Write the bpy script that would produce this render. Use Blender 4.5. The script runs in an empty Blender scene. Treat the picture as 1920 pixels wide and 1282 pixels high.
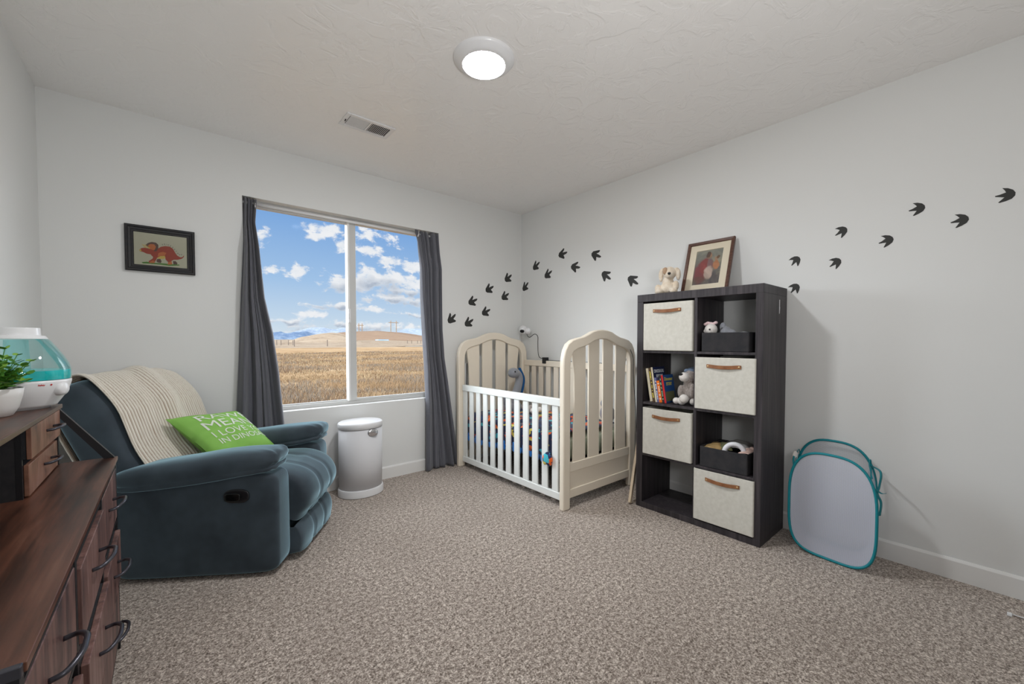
import bpy, bmesh, math, random
import numpy as np
from mathutils import Vector, Matrix, noise as mnoise
from mathutils.geometry import tessellate_polygon as tessellate
R = math.radians
random.seed(7)
SC = bpy.context.scene
COL = SC.collection
# ------------------------------------------------------------------ camera
CAM = Vector((-2.8967, -3.2917, 1.15)); YAW = R(-40.041); PIT = R(-1.5748); FPX = 766.701; SHY = 20.172
cd = bpy.data.cameras.new('camera'); cam = bpy.data.objects.new('camera', cd); COL.objects.link(cam)
cam.location = CAM; cam.rotation_euler = (R(90) + PIT, 0, YAW)
cd.sensor_width = 36; cd.sensor_fit = 'HORIZONTAL'; cd.lens = FPX / 1920 * 36; cd.shift_y = SHY / 1920
cd.clip_start = .02; cd.clip_end = 30000
SC.camera = cam
SC.view_settings.view_transform = 'Standard'; SC.view_settings.look = 'None'
SC.view_settings.gamma = 1; SC.view_settings.exposure = 0; SC.view_settings.use_curve_mapping = False
SC.cycles.max_bounces = 10; SC.cycles.diffuse_bounces = 5; SC.cycles.glossy_bounces = 4
SC.cycles.transmission_bounces = 8; SC.cycles.transparent_max_bounces = 24
SC.cycles.use_denoising = True; SC.cycles.caustics_reflective = False; SC.cycles.caustics_refractive = False
SC.cycles.sample_clamp_indirect = 6
_fw = Vector((math.sin(-YAW) * math.cos(PIT), math.cos(YAW) * math.cos(PIT), math.sin(PIT)))
_rt = Vector((math.cos(YAW), math.sin(YAW), 0)); _up = _rt.cross(_fw)
def ray(u, v):          # direction towards a point of the 1920x1282 photograph
    return _fw + _rt * ((u - 960) / FPX) - _up * ((v - 641 - SHY) / FPX)
def un(u, v, ax, val):  # the place seen there, on a plane of the room
    d = ray(u, v); i = 'xyz'.index(ax); return CAM + d * ((val - CAM[i]) / d[i])

# ------------------------------------------------------------------ node helpers
class NT:
    def __init__(s, tree): s.t = tree; s.n = tree.nodes; s.l = tree.links
    def new(s, typ, ins=None, **kw):
        n = s.n.new(typ)
        for k, v in kw.items(): setattr(n, k, v)
        for k, v in (ins or {}).items(): s.put(n.inputs[k], v)
        return n
    def put(s, sock, v):
        if isinstance(v, bpy.types.NodeSocket): s.l.new(v, sock)
        elif v is not None: sock.default_value = v
    def math(s, op, a, b=None, c=None, clamp=False):
        n = s.n.new('ShaderNodeMath'); n.operation = op; n.use_clamp = clamp
        for i, v in enumerate((a, b, c)):
            if v is not None: s.put(n.inputs[i], v)
        return n.outputs[0]
    def vmath(s, op, a, b=None):
        n = s.n.new('ShaderNodeVectorMath'); n.operation = op
        s.put(n.inputs[0], a)
        if b is not None: s.put(n.inputs[1], b)
        return n.outputs['Value'] if op in ('LENGTH', 'DOT_PRODUCT') else n.outputs[0]
    def mix(s, f, a, b, mode='MIX'):
        n = s.n.new('ShaderNodeMix'); n.data_type = 'RGBA'; n.blend_type = mode
        s.put(n.inputs[0], f); s.put(n.inputs[6], a); s.put(n.inputs[7], b); return n.outputs[2]
    def ramp(s, f, stops, interp='LINEAR'):
        n = s.n.new('ShaderNodeValToRGB'); n.color_ramp.interpolation = interp
        e = n.color_ramp.elements
        while len(e) < len(stops): e.new(.5)
        for el, (p, c) in zip(e, stops): el.position = p; el.color = c if len(c) == 4 else (*c, 1)
        s.put(n.inputs[0], f); return n.outputs[0]
    def mr(s, v, a, b, c=0, d=1, kind='LINEAR'):
        n = s.n.new('ShaderNodeMapRange'); n.interpolation_type = kind
        for i, x in enumerate((v, a, b, c, d)): s.put(n.inputs[i], x)
        return n.outputs[0]
    def noise(s, vec, scale, detail=3, rough=.5, dist=0):
        n = s.n.new('ShaderNodeTexNoise'); s.put(n.inputs['Vector'], vec)
        n.inputs['Scale'].default_value = scale; n.inputs['Detail'].default_value = detail
        n.inputs['Roughness'].default_value = rough; n.inputs['Distortion'].default_value = dist
        return n
    def vor(s, vec, scale, feature='F1'):
        n = s.n.new('ShaderNodeTexVoronoi'); n.feature = feature; s.put(n.inputs['Vector'], vec)
        n.inputs['Scale'].default_value = scale; return n
    def mapping(s, vec, scale=(1, 1, 1), rot=(0, 0, 0)):
        n = s.n.new('ShaderNodeMapping'); s.put(n.inputs[0], vec)
        n.inputs['Scale'].default_value = scale; n.inputs['Rotation'].default_value = rot; return n.outputs[0]
def c4(c): return (*c, 1) if len(c) == 3 else c
def srgb(r, g, b):
    f = lambda x: ((x / 255 + .055) / 1.055) ** 2.4 if x > 10 else x / 255 / 12.92
    return (f(r), f(g), f(b), 1)
# ------------------------------------------------------------------ world: blue sky, drifting clouds, added bright zones beyond the camera's view
w = bpy.data.worlds.new('sky'); SC.world = w; w.use_nodes = True; T = NT(w.node_tree); T.n.clear()
dirv = T.new('ShaderNodeTexCoord').outputs['Generated']
sep = T.new('ShaderNodeSeparateXYZ', {0: dirv})
yy = T.math('MAXIMUM', sep.outputs[1], .04)
U_ = T.math('DIVIDE', sep.outputs[0], yy); V_ = T.math('DIVIDE', sep.outputs[2], yy)
uv = T.new('ShaderNodeCombineXYZ', {0: U_, 1: V_}).outputs[0]
sky = T.ramp(V_, [(0, srgb(222, 232, 240)), (.05, srgb(200, 219, 238)), (.14, srgb(164, 197, 234)), (.3, srgb(120, 165, 222)), (.5, srgb(98, 148, 214)), (.75, srgb(84, 136, 206))])
clouds = [(615, 431, 42, 17, .9), (592, 447, 18, 8, .8), (642, 461, 17, 12, 1.1), (686, 465, 38, 14, 1), (690, 440, 44, 16, .62), (743, 461, 12, 9, .6),
          (733, 494, 30, 14, 1.1), (775, 498, 30, 18, 1.1), (760, 545, 70, 14, .8), (650, 531, 50, 21, 1.25), (712, 524, 62, 23, 1.35), (770, 532, 36, 16, 1.1), (748, 561, 72, 12, 1.1),
          (627, 574, 62, 8, .95), (690, 582, 34, 7, .8), (585, 590, 30, 7, .7), (503, 505, 19, 11, 1.1), (562, 508, 19, 12, 1.15), (536, 509, 10, 6, .7),
          (598, 516, 9, 5, .5), (483, 442, 18, 19, 1), (540, 602, 60, 7, .6), (770, 592, 60, 6, .5), (640, 612, 160, 12, .42)]
nz = T.noise(T.vmath('MULTIPLY', uv, (1, 1.5, 1)), 26, 9, .64, .25).outputs[0]
wob = T.vmath('MULTIPLY', T.new('ShaderNodeCombineXYZ', {0: T.math('SUBTRACT', T.noise(uv, 15, 3).outputs[0], .5), 1: T.math('SUBTRACT', T.noise(T.vmath('ADD', uv, (5, 3, 0)), 19, 3).outputs[0], .5)}).outputs[0], (.06, .035, 0))
uvw = T.vmath('ADD', uv, wob)
fld = None; low = None
for (px, py, hw, hh, s_) in clouds:
    d0 = ray(px, py); u0, v0 = d0.x / d0.y, d0.z / d0.y
    d1 = ray(px + hw, py); d2 = ray(px, py - hh)
    a = abs(d1.x / d1.y - u0); b = abs(d2.z / d2.y - v0)
    q = T.vmath('MULTIPLY', T.vmath('SUBTRACT', uvw, (u0, v0, 0)), (1 / a, 1 / b, 0))
    g = T.math('MULTIPLY', T.math('SUBTRACT', 1.0, T.vmath('LENGTH', q)), s_)
    fld = g if fld is None else T.math('MAXIMUM', fld, g)
    if hw > 49:
        q2 = T.vmath('MULTIPLY', T.vmath('SUBTRACT', uvw, (u0, v0 - b * .45, 0)), (1 / a / .95, 1 / b / .65, 0))
        g2 = T.math('SUBTRACT', 1.0, T.vmath('LENGTH', q2))
        low = g2 if low is None else T.math('MAXIMUM', low, g2)
dens = T.math('ADD', fld, T.math('MULTIPLY', T.math('SUBTRACT', nz, .5), 3.4))
cov = T.mr(dens, .0, .62, 0, 1, 'SMOOTHSTEP')
# clouds elsewhere, out of the window's cone
far_n = T.noise(T.vmath('MULTIPLY', dirv, (3, 3, 6)), 1.3, 6, .6).outputs[0]
far_c = T.mr(far_n, .47, .66, 0, .9, 'SMOOTHSTEP')
outside = T.mr(T.math('ABSOLUTE', T.math('SUBTRACT', U_, .34)), .26, .36)
outside = T.math('MAXIMUM', outside, T.mr(V_, .5, .62))
cov = T.math('MAXIMUM', cov, T.math('MULTIPLY', far_c, outside))
ccol = T.mix(T.mr(low, -.1, .75), srgb(244, 244, 247), srgb(176, 186, 203))
ccol = T.mix(T.mr(nz, .3, .6), srgb(225, 231, 240), ccol)
skc = T.mix(cov, sky, ccol)
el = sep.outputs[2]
high = T.mr(el, .42, .75, 0, 1, 'SMOOTHSTEP')          # added brightness overhead, out of view, to send daylight into the room
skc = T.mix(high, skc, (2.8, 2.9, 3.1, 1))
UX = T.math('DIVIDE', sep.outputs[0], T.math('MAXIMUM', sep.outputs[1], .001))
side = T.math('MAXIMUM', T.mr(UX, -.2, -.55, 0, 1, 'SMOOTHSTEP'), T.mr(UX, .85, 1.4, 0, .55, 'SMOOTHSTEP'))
side = T.math('MULTIPLY', T.math('MULTIPLY', side, T.mr(el, .0, .10)), T.mr(el, .75, .5))   # sky brightened at both sides, out of frame, to light the room
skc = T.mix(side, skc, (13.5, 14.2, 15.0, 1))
below = T.mr(el, -.02, 0, 1, 0)
skc = T.mix(below, skc, (.36, .27, .18, 1))
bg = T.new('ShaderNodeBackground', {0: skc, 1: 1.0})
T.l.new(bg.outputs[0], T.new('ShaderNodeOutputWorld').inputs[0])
# ------------------------------------------------------------------ sun on the field (it stands behind the house) and the window's sky portal
sl = bpy.data.lights.new('sun', 'SUN'); sl.energy = 1.5; sl.angle = R(1); sl.color = (1, .93, .82)
so = bpy.data.objects.new('sun', sl); COL.objects.link(so); so.rotation_euler = Vector((-.45, -.62, .62)).to_track_quat('Z', 'Y').to_euler()
pl_ = bpy.data.lights.new('window_portal', 'AREA'); pl_.shape = 'RECTANGLE'; pl_.size = 1.5; pl_.size_y = 1.49; pl_.cycles.is_portal = True
po = bpy.data.objects.new('window_portal', pl_); COL.objects.link(po); po.location = (-1.75, .16, 1.387); po.rotation_euler = (R(-90), 0, 0)
fl_ = bpy.data.lights.new('fill_light', 'AREA'); fl_.shape = 'DISK'; fl_.size = .5; fl_.energy = 22; fl_.color = (1, 1, 1)   # added fill lamp, unseen behind the camera, aimed up at the ceiling
fo = bpy.data.objects.new('fill_light', fl_); COL.objects.link(fo); fo.location = (-2.35, -3.6, 1.3); fo.rotation_euler = (Vector((-2.35, -3.6, 1.3)) - Vector((-1.9, -2.4, 2.49))).to_track_quat('Z', 'Y').to_euler()
LAMP = 252.0     # emission of the ceiling light's diffuser

# ------------------------------------------------------------------ materials
MATS = {}
def M(name): return MATS[name]
def mat(name, col, rough=.6, col2=None, nscale=5, nstretch=(1, 1, 1), lo=.35, hi=.65, bump=0, bscale=60, bstretch=(1, 1, 1), bdist=.002,
        metal=0, spec=.5, sheen=0, sheen_tint=(1, 1, 1, 1), trans=0, ior=1.45, detail=3, alpha=1, emit=None, estr=0, coat=0, sss=0):
    m = bpy.data.materials.new(name); m.use_nodes = True; t = NT(m.node_tree); t.n.clear()
    P = t.new('ShaderNodeBsdfPrincipled'); tc = t.new('ShaderNodeTexCoord').outputs['Object']
    if col2 is not None:
        n = t.noise(t.mapping(tc, nstretch), nscale, detail, .6).outputs[0]
        cc = t.mix(t.mr(n, lo, hi), c4(col), c4(col2))
        t.l.new(cc, P.inputs['Base Color'])
    else: P.inputs['Base Color'].default_value = c4(col)
    P.inputs['Roughness'].default_value = rough; P.inputs['Metallic'].default_value = metal
    P.inputs['Specular IOR Level'].default_value = spec; P.inputs['Sheen Weight'].default_value = sheen
    P.inputs['Sheen Tint'].default_value = sheen_tint; P.inputs['Sheen Roughness'].default_value = .45
    P.inputs['Transmission Weight'].default_value = trans; P.inputs['IOR'].default_value = ior; P.inputs['Alpha'].default_value = alpha
    P.inputs['Coat Weight'].default_value = coat; P.inputs['Subsurface Weight'].default_value = sss
    if emit: P.inputs['Emission Color'].default_value = c4(emit); P.inputs['Emission Strength'].default_value = estr
    if bump:
        b = t.noise(t.mapping(tc, bstretch), bscale, 4, .6).outputs[0]
        bn = t.new('ShaderNodeBump', {'Strength': bump, 'Distance': bdist, 'Height': b})
        t.l.new(bn.outputs[0], P.inputs['Normal'])
    t.l.new(P.outputs[0], t.new('ShaderNodeOutputMaterial').inputs[0])
    MATS[name] = m; m['p'] = 1
    return m
def nodes_of(name): return NT(MATS[name].node_tree), MATS[name].node_tree.nodes['Principled BSDF']
mat('wall', (.725, .73, .72), .62, bump=.15, bscale=180, bdist=.0015)
mat('ceiling', (.86, .845, .83), .33)
t, P = nodes_of('ceiling'); tc = t.new('ShaderNodeTexCoord').outputs['Object']
k1 = t.noise(tc, 7, 4, .55, 1.2).outputs[0]; k2 = t.vor(t.vmath('ADD', tc, t.vmath('MULTIPLY', t.noise(tc, 9, 3).outputs[1], (.3, .3, .3))), 7, 'DISTANCE_TO_EDGE').outputs[0]
hh = t.math('ADD', t.mr(k1, .45, .56, 0, 1, 'SMOOTHSTEP'), t.math('MULTIPLY', t.mr(k2, 0, .03), .25))
t.l.new(t.new('ShaderNodeBump', {'Strength': .3, 'Distance': .005, 'Height': hh}).outputs[0], P.inputs['Normal'])
mat('trim', (.76, .755, .74), .38)
mat('vinyl', (.56, .56, .55), .35)
mat('carpet', (.2, .2, .2), .95, spec=.1)
t, P = nodes_of('carpet'); tc = t.new('ShaderNodeTexCoord').outputs['Object']
wv = t.vmath('ADD', tc, t.vmath('MULTIPLY', t.noise(tc, 60, 2).outputs[1], (.02, .02, 0)))
f1 = t.noise(wv, 150, 3, .65).outputs[0]; f2 = t.noise(tc, 55, 3, .6).outputs[0]; f3 = t.noise(tc, 2.2, 3, .5).outputs[0]
h = t.math('ADD', t.math('MULTIPLY', f1, .65), t.math('MULTIPLY', f2, .35))
cc = t.ramp(h, [(.37, (.085, .064, .050)), (.46, (.27, .22, .185)), (.53, (.50, .43, .375)), (.61, (.84, .75, .67))])
cc = t.mix(t.mr(f3, .3, .7, 0, .22), cc, (.22, .175, .145, 1))
t.l.new(cc, P.inputs['Base Color'])
t.l.new(t.new('ShaderNodeBump', {'Strength': .9, 'Distance': .008, 'Height': h}).outputs[0], P.inputs['Normal'])
P.inputs['Sheen Weight'].default_value = .15
mat('black_metal', (.012, .012, .014), .42, spec=.4)
mat('handle_metal', (.07, .07, .085), .3, metal=.6)
mat('chrome', (.6, .6, .62), .2, metal=1)
def wood(name, cols, rough, axis=1, scale=3, stretch=14, bump=.1, coat=0):
    mat(name, (.1, .1, .1), rough, coat=coat); t, P = nodes_of(name); tc = t.new('ShaderNodeTexCoord').outputs['Object']
    st = [stretch] * 3; st[axis] = 1
    n = t.noise(t.mapping(tc, tuple(st)), scale, 5, .6, .6).outputs[0]
    n2 = t.noise(t.mapping(tc, tuple(x * .4 for x in st)), scale, 3, .6, 1).outputs[0]
    n3 = t.noise(t.mapping(tc, tuple(x * (6 if x > 1 else 1.6) for x in st)), scale, 4, .65, .3).outputs[0]
    v = t.math('ADD', t.math('ADD', t.math('MULTIPLY', n, .42), t.math('MULTIPLY', n2, .40)), t.math('MULTIPLY', n3, .20))
    t.l.new(t.ramp(v, cols), P.inputs['Base Color'])
    t.l.new(t.new('ShaderNodeBump', {'Strength': bump, 'Distance': .002, 'Height': n3}).outputs[0], P.inputs['Normal'])
wood('desk_wood', [(.38, (.012, .007, .006)), (.47, (.050, .020, .012)), (.56, (.115, .044, .026)), (.67, (.19, .09, .058))], .33, 1, 2.2, 9)
wood('drawer_wood', [(.38, (.022, .017, .022)), (.47, (.105, .055, .050)), (.56, (.20, .105, .088)), (.66, (.31, .20, .185))], .42, 2, 3, 7)
wood('hutch_drawer_wood', [(.38, (.035, .022, .020)), (.47, (.15, .065, .040)), (.56, (.25, .12, .078)), (.66, (.28, .17, .14))], .45, 2, 6, 3)
wood('espresso', [(.38, (.016, .014, .017)), (.5, (.032, .027, .031)), (.62, (.062, .053, .058))], .48, 2, 3, 22, .15)
mat('black_fabric', (.018, .018, .021), .9, (.03, .028, .03), 20, bump=.3, bscale=500)
mat('bin_linen', (.56, .54, .48), .9, (.62, .60, .54), 40, bump=.4, bscale=420, bstretch=(1, 1, 1))
mat('leather', (.20, .075, .028), .5, (.30, .13, .055), 25)
mat('brass', (.75, .55, .3), .3, metal=1)
mat('microfibre', (.030, .039, .050), .8, (.056, .074, .092), 4, bump=.15, bscale=90, sheen=1, sheen_tint=(.56, .86, 1.0, 1), spec=.3)
MATS['microfibre'].node_tree.nodes['Principled BSDF'].inputs['Sheen Roughness'].default_value = .41
mat('black_plastic', (.01, .01, .012), .35)
mat('knit', (.62, .54, .42), .95, sheen=.3)
t, P = nodes_of('knit'); uvn = t.new('ShaderNodeUVMap').outputs[0]
su = t.new('ShaderNodeSeparateXYZ', {0: uvn}); r_ = t.math('COSINE', t.math('MULTIPLY', su.outputs[0], 2 * math.pi * 34))
kn = t.noise(t.mapping(uvn, (260, 130, 1)), 1, 2).outputs[0]
f = t.math('ADD', t.mr(r_, -1, .7), t.math('MULTIPLY', t.math('SUBTRACT', kn, .5), .9), clamp=True)
t.l.new(t.mix(f, (.30, .20, .12, 1), (.74, .70, .62, 1)), P.inputs['Base Color'])
t.l.new(t.new('ShaderNodeBump', {'Strength': .6, 'Distance': .004, 'Height': kn}).outputs[0], P.inputs['Normal'])
mat('pillow_green', (.20, .43, .075), .9, (.24, .49, .10), 8, bump=.3, bscale=400)
mat('pillow_letters', (.66, .70, .62), .85)
mat('curtain', (.105, .107, .125), .9, (.125, .127, .148), 60, nstretch=(1, 1, .1), bump=.3, bscale=400, sheen=.25)
mat('white_plastic', (.74, .74, .75), .32, coat=.2)
mat('can_body', (.64, .64, .66), .6)
mat('crib_cream', (.80, .72, .60), .4, coat=.15)
mat('crib_white', (.76, .78, .76), .38, coat=.15)
mat('mattress', (.55, .62, .52), .9)
mat('blue_fleece', (.02, .22, .68), .95, sheen=.3)
mat('dino_fleece', (.02, .03, .09), .95, sheen=.2)
t, P = nodes_of('dino_fleece'); tc = t.new('ShaderNodeTexCoord').outputs['Object']
vv = t.vor(t.vmath('ADD', t.mapping(tc, (1, 1, 1.6)), t.vmath('MULTIPLY', t.noise(tc, 18, 2).outputs[1], (.08, .08, .08))), 21)
sc = t.new('ShaderNodeSeparateColor', {0: vv.outputs['Color']}).outputs[0]
t.l.new(t.ramp(sc, [(0, (.012, .022, .075)), (.42, (.75, .13, .02)), (.56, (.015, .05, .16)), (.70, (.05, .42, .52)), (.80, (.65, .55, .10)), (.86, (.015, .02, .07)), (.95, (.5, .04, .03))], 'CONSTANT'), P.inputs['Base Color'])
mat('decal', (.028, .028, .026), .6)
mat('plush_grey', (.27, .28, .31), .95, sheen=.4, bump=.6, bscale=120, bdist=.004)
mat('plush_taupe', (.26, .22, .20), .95, (.42, .37, .34), 90, sheen=.4, bump=.8, bscale=130, bdist=.006)
mat('plush_white', (.74, .70, .66), .95, sheen=.3, bump=.6, bscale=120, bdist=.005)
mat('plush_cream', (.66, .55, .42), .95, (.76, .68, .57), 30, sheen=.3, bump=.7, bscale=110, bdist=.006)
mat('plush_tan', (.42, .28, .18), .95, sheen=.3, bump=.7, bscale=110, bdist=.006)
mat('plush_pink', (.75, .55, .56), .95, sheen=.3, bump=.6, bscale=120)
mat('plush_blue', (.01, .09, .26), .9, bump=.5, bscale=120)
mat('cap_blue', (.16, .21, .30), .9)
mat('eye_black', (.006, .006, .006), .15)
mat('teal_trim', (.0, .20, .24), .55, bump=.2, bscale=300)
mat('frame_black', (.006, .007, .011), .5, (.016, .013, .012), 14, nstretch=(1, 1, 8))
mat('frame_brown', (.07, .028, .018), .4, (.12, .055, .035), 20, nstretch=(1, 1, 5))
mat('mat_board', (.66, .59, .46), .9)
mat('paper', (.52, .51, .38), .8)
for n_, c_ in dict(dino_red=(.33, .045, .02), dino_orange=(.52, .15, .04), dino_yellow=(.62, .45, .10), dino_dark=(.10, .05, .035), grass_green=(.07, .20, .02), ink=(.02, .02, .02),
                   book_cream=(.70, .62, .46), book_brown=(.10, .06, .03), book_navy=(.012, .02, .075), book_violet=(.13, .14, .30), book_orange=(.85, .17, .01), book_black=(.025, .025, .03),
                   book_red=(.55, .02, .02), book_blue=(.02, .08, .25), page=(.72, .66, .52), letter_white=(.7, .74, .78), letter_green=(.3, .5, .3), letter_yellow=(.7, .6, .1), red_ink=(.5, .03, .03),
                   cloth_tan=(.42, .28, .12), cloth_olive=(.14, .14, .07), cloth_grey=(.28, .27, .26), cloth_white=(.75, .75, .78), cloth_pink=(.6, .42, .36), leaf=(.07, .22, .025), leaf_light=(.22, .42, .06),
                   soil=(.03, .022, .015), wood_pale=(.62, .50, .36), skyblue=(.10, .2, .42)).items(): mat(n_, c_, .6)
mat('pot_white', (.70, .68, .66), .35)
mat('lens', (1, 1, 1), .5, emit=(.96, .98, 1), estr=LAMP)
# clear things
def clear(name, tint, gloss=.06, rough=.02, fk=1.0):
    m = bpy.data.materials.new(name); m.use_nodes = True; t = NT(m.node_tree); t.n.clear()
    tr = t.new('ShaderNodeBsdfTransparent', {0: c4(tint)}); gl = t.new('ShaderNodeBsdfGlossy', {0: (1, 1, 1, 1), 'Roughness': rough})
    fr = t.new('ShaderNodeFresnel', {0: 1.3}); fac = t.math('ADD', t.math('MULTIPLY', fr.outputs[0], fk), gloss * .3, clamp=True)
    mx = t.new('ShaderNodeMixShader', {0: fac}); t.l.new(tr.outputs[0], mx.inputs[1]); t.l.new(gl.outputs[0], mx.inputs[2])
    t.l.new(mx.outputs[0], t.new('ShaderNodeOutputMaterial').inputs[0]); MATS[name] = m
clear('pane_glass', (.97, .98, .98), 0, 0, .012)
clear('tank_teal', (.80, .965, .965), .10, .05, .6)
clear('tank_inner', (.80, .95, .95), 0, .1, .15)
clear('picture_glass', (.97, .97, .97), .0, .05)
def sheer(name, col, cover, scale):   # woven mesh: threads with holes between them
    m = bpy.data.materials.new(name); m.use_nodes = True; t = NT(m.node_tree); t.n.clear()
    df = t.new('ShaderNodeBsdfDiffuse', {0: c4(col)}); tl = t.new('ShaderNodeBsdfTranslucent', {0: c4(col)}); tr = t.new('ShaderNodeBsdfTransparent')
    m1 = t.new('ShaderNodeMixShader', {0: .35}); t.l.new(df.outputs[0], m1.inputs[1]); t.l.new(tl.outputs[0], m1.inputs[2])
    tc = t.new('ShaderNodeTexCoord').outputs['Object']; s = t.new('ShaderNodeSeparateXYZ', {0: tc})
    a = t.math('SINE', t.math('MULTIPLY', t.math('ADD', s.outputs[1], s.outputs[0]), scale)); b = t.math('SINE', t.math('MULTIPLY', s.outputs[2], scale))
    f = t.mr(t.math('MAXIMUM', a, b), -.6, .9, cover - .25, min(1, cover + .25))
    m2 = t.new('ShaderNodeMixShader', {0: f}); t.l.new(tr.outputs[0], m2.inputs[1]); t.l.new(m1.outputs[0], m2.inputs[2])
    t.l.new(m2.outputs[0], t.new('ShaderNodeOutputMaterial').inputs[0]); MATS[name] = m
sheer('mesh_white', (.72, .74, .84), .56, 1500)
sheer('mesh_thin', (.6, .62, .66), .35, 1500)
# attribute-coloured vegetation / ground
def attr_mat(name, rough=.9):
    m = bpy.data.materials.new(name); m.use_nodes = True; t = NT(m.node_tree); t.n.clear()
    P = t.new('ShaderNodeBsdfPrincipled', {'Roughness': rough, 'Specular IOR Level': .1}); a = t.new('ShaderNodeAttribute', attribute_name='tint')
    t.l.new(a.outputs['Color'], P.inputs['Base Color']); t.l.new(P.outputs[0], t.new('ShaderNodeOutputMaterial').inputs[0]); MATS[name] = m
attr_mat('grass_blades')
def ground_mat(name, a, b, c, sc, st=(1, 1, 1)):
    mat(name, a, .95, spec=.05); t, P = nodes_of(name); tc = t.new('ShaderNodeTexCoord').outputs['Object']
    n1 = t.noise(t.mapping(tc, st), sc, 6, .65).outputs[0]; n2 = t.noise(tc, sc * 9, 4, .7).outputs[0]
    v = t.math('ADD', t.math('MULTIPLY', n1, .55), t.math('MULTIPLY', n2, .45))
    t.l.new(t.ramp(v, [(.36, c4(a)), (.48, c4(b)), (.62, c4(c))]), P.inputs['Base Color'])
ground_mat('field', (0.072, 0.040, 0.022), (0.151, 0.097, 0.050), (0.198, 0.144, 0.090), .05, (1, 2.5, 1))
ground_mat('sand_brush', (0.055, 0.035, 0.022), (0.125, 0.095, 0.068), (0.155, 0.125, 0.095), .06, (1, 2, 1))
ground_mat('sandy', (0.062, 0.043, 0.029), (0.144, 0.110, 0.079), (0.163, 0.130, 0.096), .045)
ground_mat('brownhill', (0.077, 0.049, 0.032), (0.105, 0.070, 0.048), (0.119, 0.082, 0.056), .02)
ground_mat('far_mountain', (0.033, 0.056, 0.099), (0.046, 0.069, 0.112), (0.112, 0.139, 0.172), .0011, (1, 1, 2))  # blue distance haze is put into the mountains' base colours
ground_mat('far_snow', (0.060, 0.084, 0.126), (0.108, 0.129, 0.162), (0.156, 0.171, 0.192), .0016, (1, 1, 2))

# ------------------------------------------------------------------ mesh helpers
def B(): return bmesh.new()
def add_box(bm, lo, hi):
    x0, y0, z0 = lo; x1, y1, z1 = hi
    v = [bm.verts.new(p) for p in ((x0, y0, z0), (x1, y0, z0), (x1, y1, z0), (x0, y1, z0), (x0, y0, z1), (x1, y0, z1), (x1, y1, z1), (x0, y1, z1))]
    for f in ((3, 2, 1, 0), (4, 5, 6, 7), (0, 1, 5, 4), (1, 2, 6, 5), (2, 3, 7, 6), (3, 0, 4, 7)): bm.faces.new([v[i] for i in f])
    return bm
def add_grid(bm, rows, closed=False):   # rows of points -> quads
    V = [[bm.verts.new(p) for p in r] for r in rows]
    for i in range(len(V) - 1):
        n = len(V[i])
        for j in range(n if closed else n - 1):
            k = (j + 1) % n
            bm.faces.new((V[i][j], V[i][k], V[i + 1][k], V[i + 1][j]))
    return V
def add_lathe(bm, prof, c=(0, 0, 0), n=48, sx=1, sy=1, cap=True):
    rows = [[(c[0] + r * sx * math.cos(2 * math.pi * k / n), c[1] + r * sy * math.sin(2 * math.pi * k / n), c[2] + z) for k in range(n)] for r, z in prof]
    V = add_grid(bm, rows, True)
    if cap:
        if prof[0][0] > 1e-4: bm.faces.new(list(reversed(V[0])))
        if prof[-1][0] > 1e-4: bm.faces.new(V[-1])
    return bm
def add_tube(bm, pts, r, n=8, closed=False):
    pts = [Vector(p) for p in pts]; m = len(pts); rows = []
    prev = None
    for i, p in enumerate(pts):
        if closed: d = pts[(i + 1) % m] - pts[i - 1]
        else: d = pts[min(i + 1, m - 1)] - pts[max(i - 1, 0)]
        d.normalize()
        if prev is None:
            a = Vector((0, 0, 1)) if abs(d.z) < .9 else Vector((1, 0, 0)); s = d.cross(a).normalized()
        else: s = (prev - d * prev.dot(d)).normalized()
        prev = s; t = d.cross(s); rr = r(i / max(1, m - 1)) if callable(r) else r
        rows.append([p + (s * math.cos(2 * math.pi * k / n) + t * math.sin(2 * math.pi * k / n)) * rr for k in range(n)])
    if closed: rows.append(rows[0])
    V = add_grid(bm, rows, True)
    if not closed: bm.faces.new(list(reversed(V[0]))); bm.faces.new(V[-1])
    return bm
def add_prism(bm, poly, fn, d0, d1):     # polygon (a,b) -> fn(a,b,depth)
    lo = [bm.verts.new(fn(a, b, d0)) for a, b in poly]; hi = [bm.verts.new(fn(a, b, d1)) for a, b in poly]
    n = len(poly)
    for i in range(n): bm.faces.new((lo[i], lo[(i + 1) % n], hi[(i + 1) % n], hi[i]))
    if n <= 4: bm.faces.new(lo); bm.faces.new(hi); return bm
    for tri_ in tessellate([[Vector((a, b, 0)) for a, b in poly]]):
        bm.faces.new([lo[i] for i in tri_]); bm.faces.new([hi[i] for i in tri_])
    return bm
def sgn(v, e): return math.copysign(abs(v) ** e, v)
def add_super(bm, c, r, e1=.4, e2=.4, nu=32, nv=20, fn=None):
    rows = []
    for j in range(nv + 1):
        ph = -math.pi / 2 + math.pi * j / nv; row = []
        for i in range(nu):
            th = 2 * math.pi * i / nu
            x = r[0] * sgn(math.cos(ph), e1) * sgn(math.cos(th), e2); y = r[1] * sgn(math.cos(ph), e1) * sgn(math.sin(th), e2); z = r[2] * sgn(math.sin(ph), e1)
            p = Vector((c[0] + x, c[1] + y, c[2] + z)); row.append(fn(p) if fn else p)
        rows.append(row)
    add_grid(bm, rows, True); return bm
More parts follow.
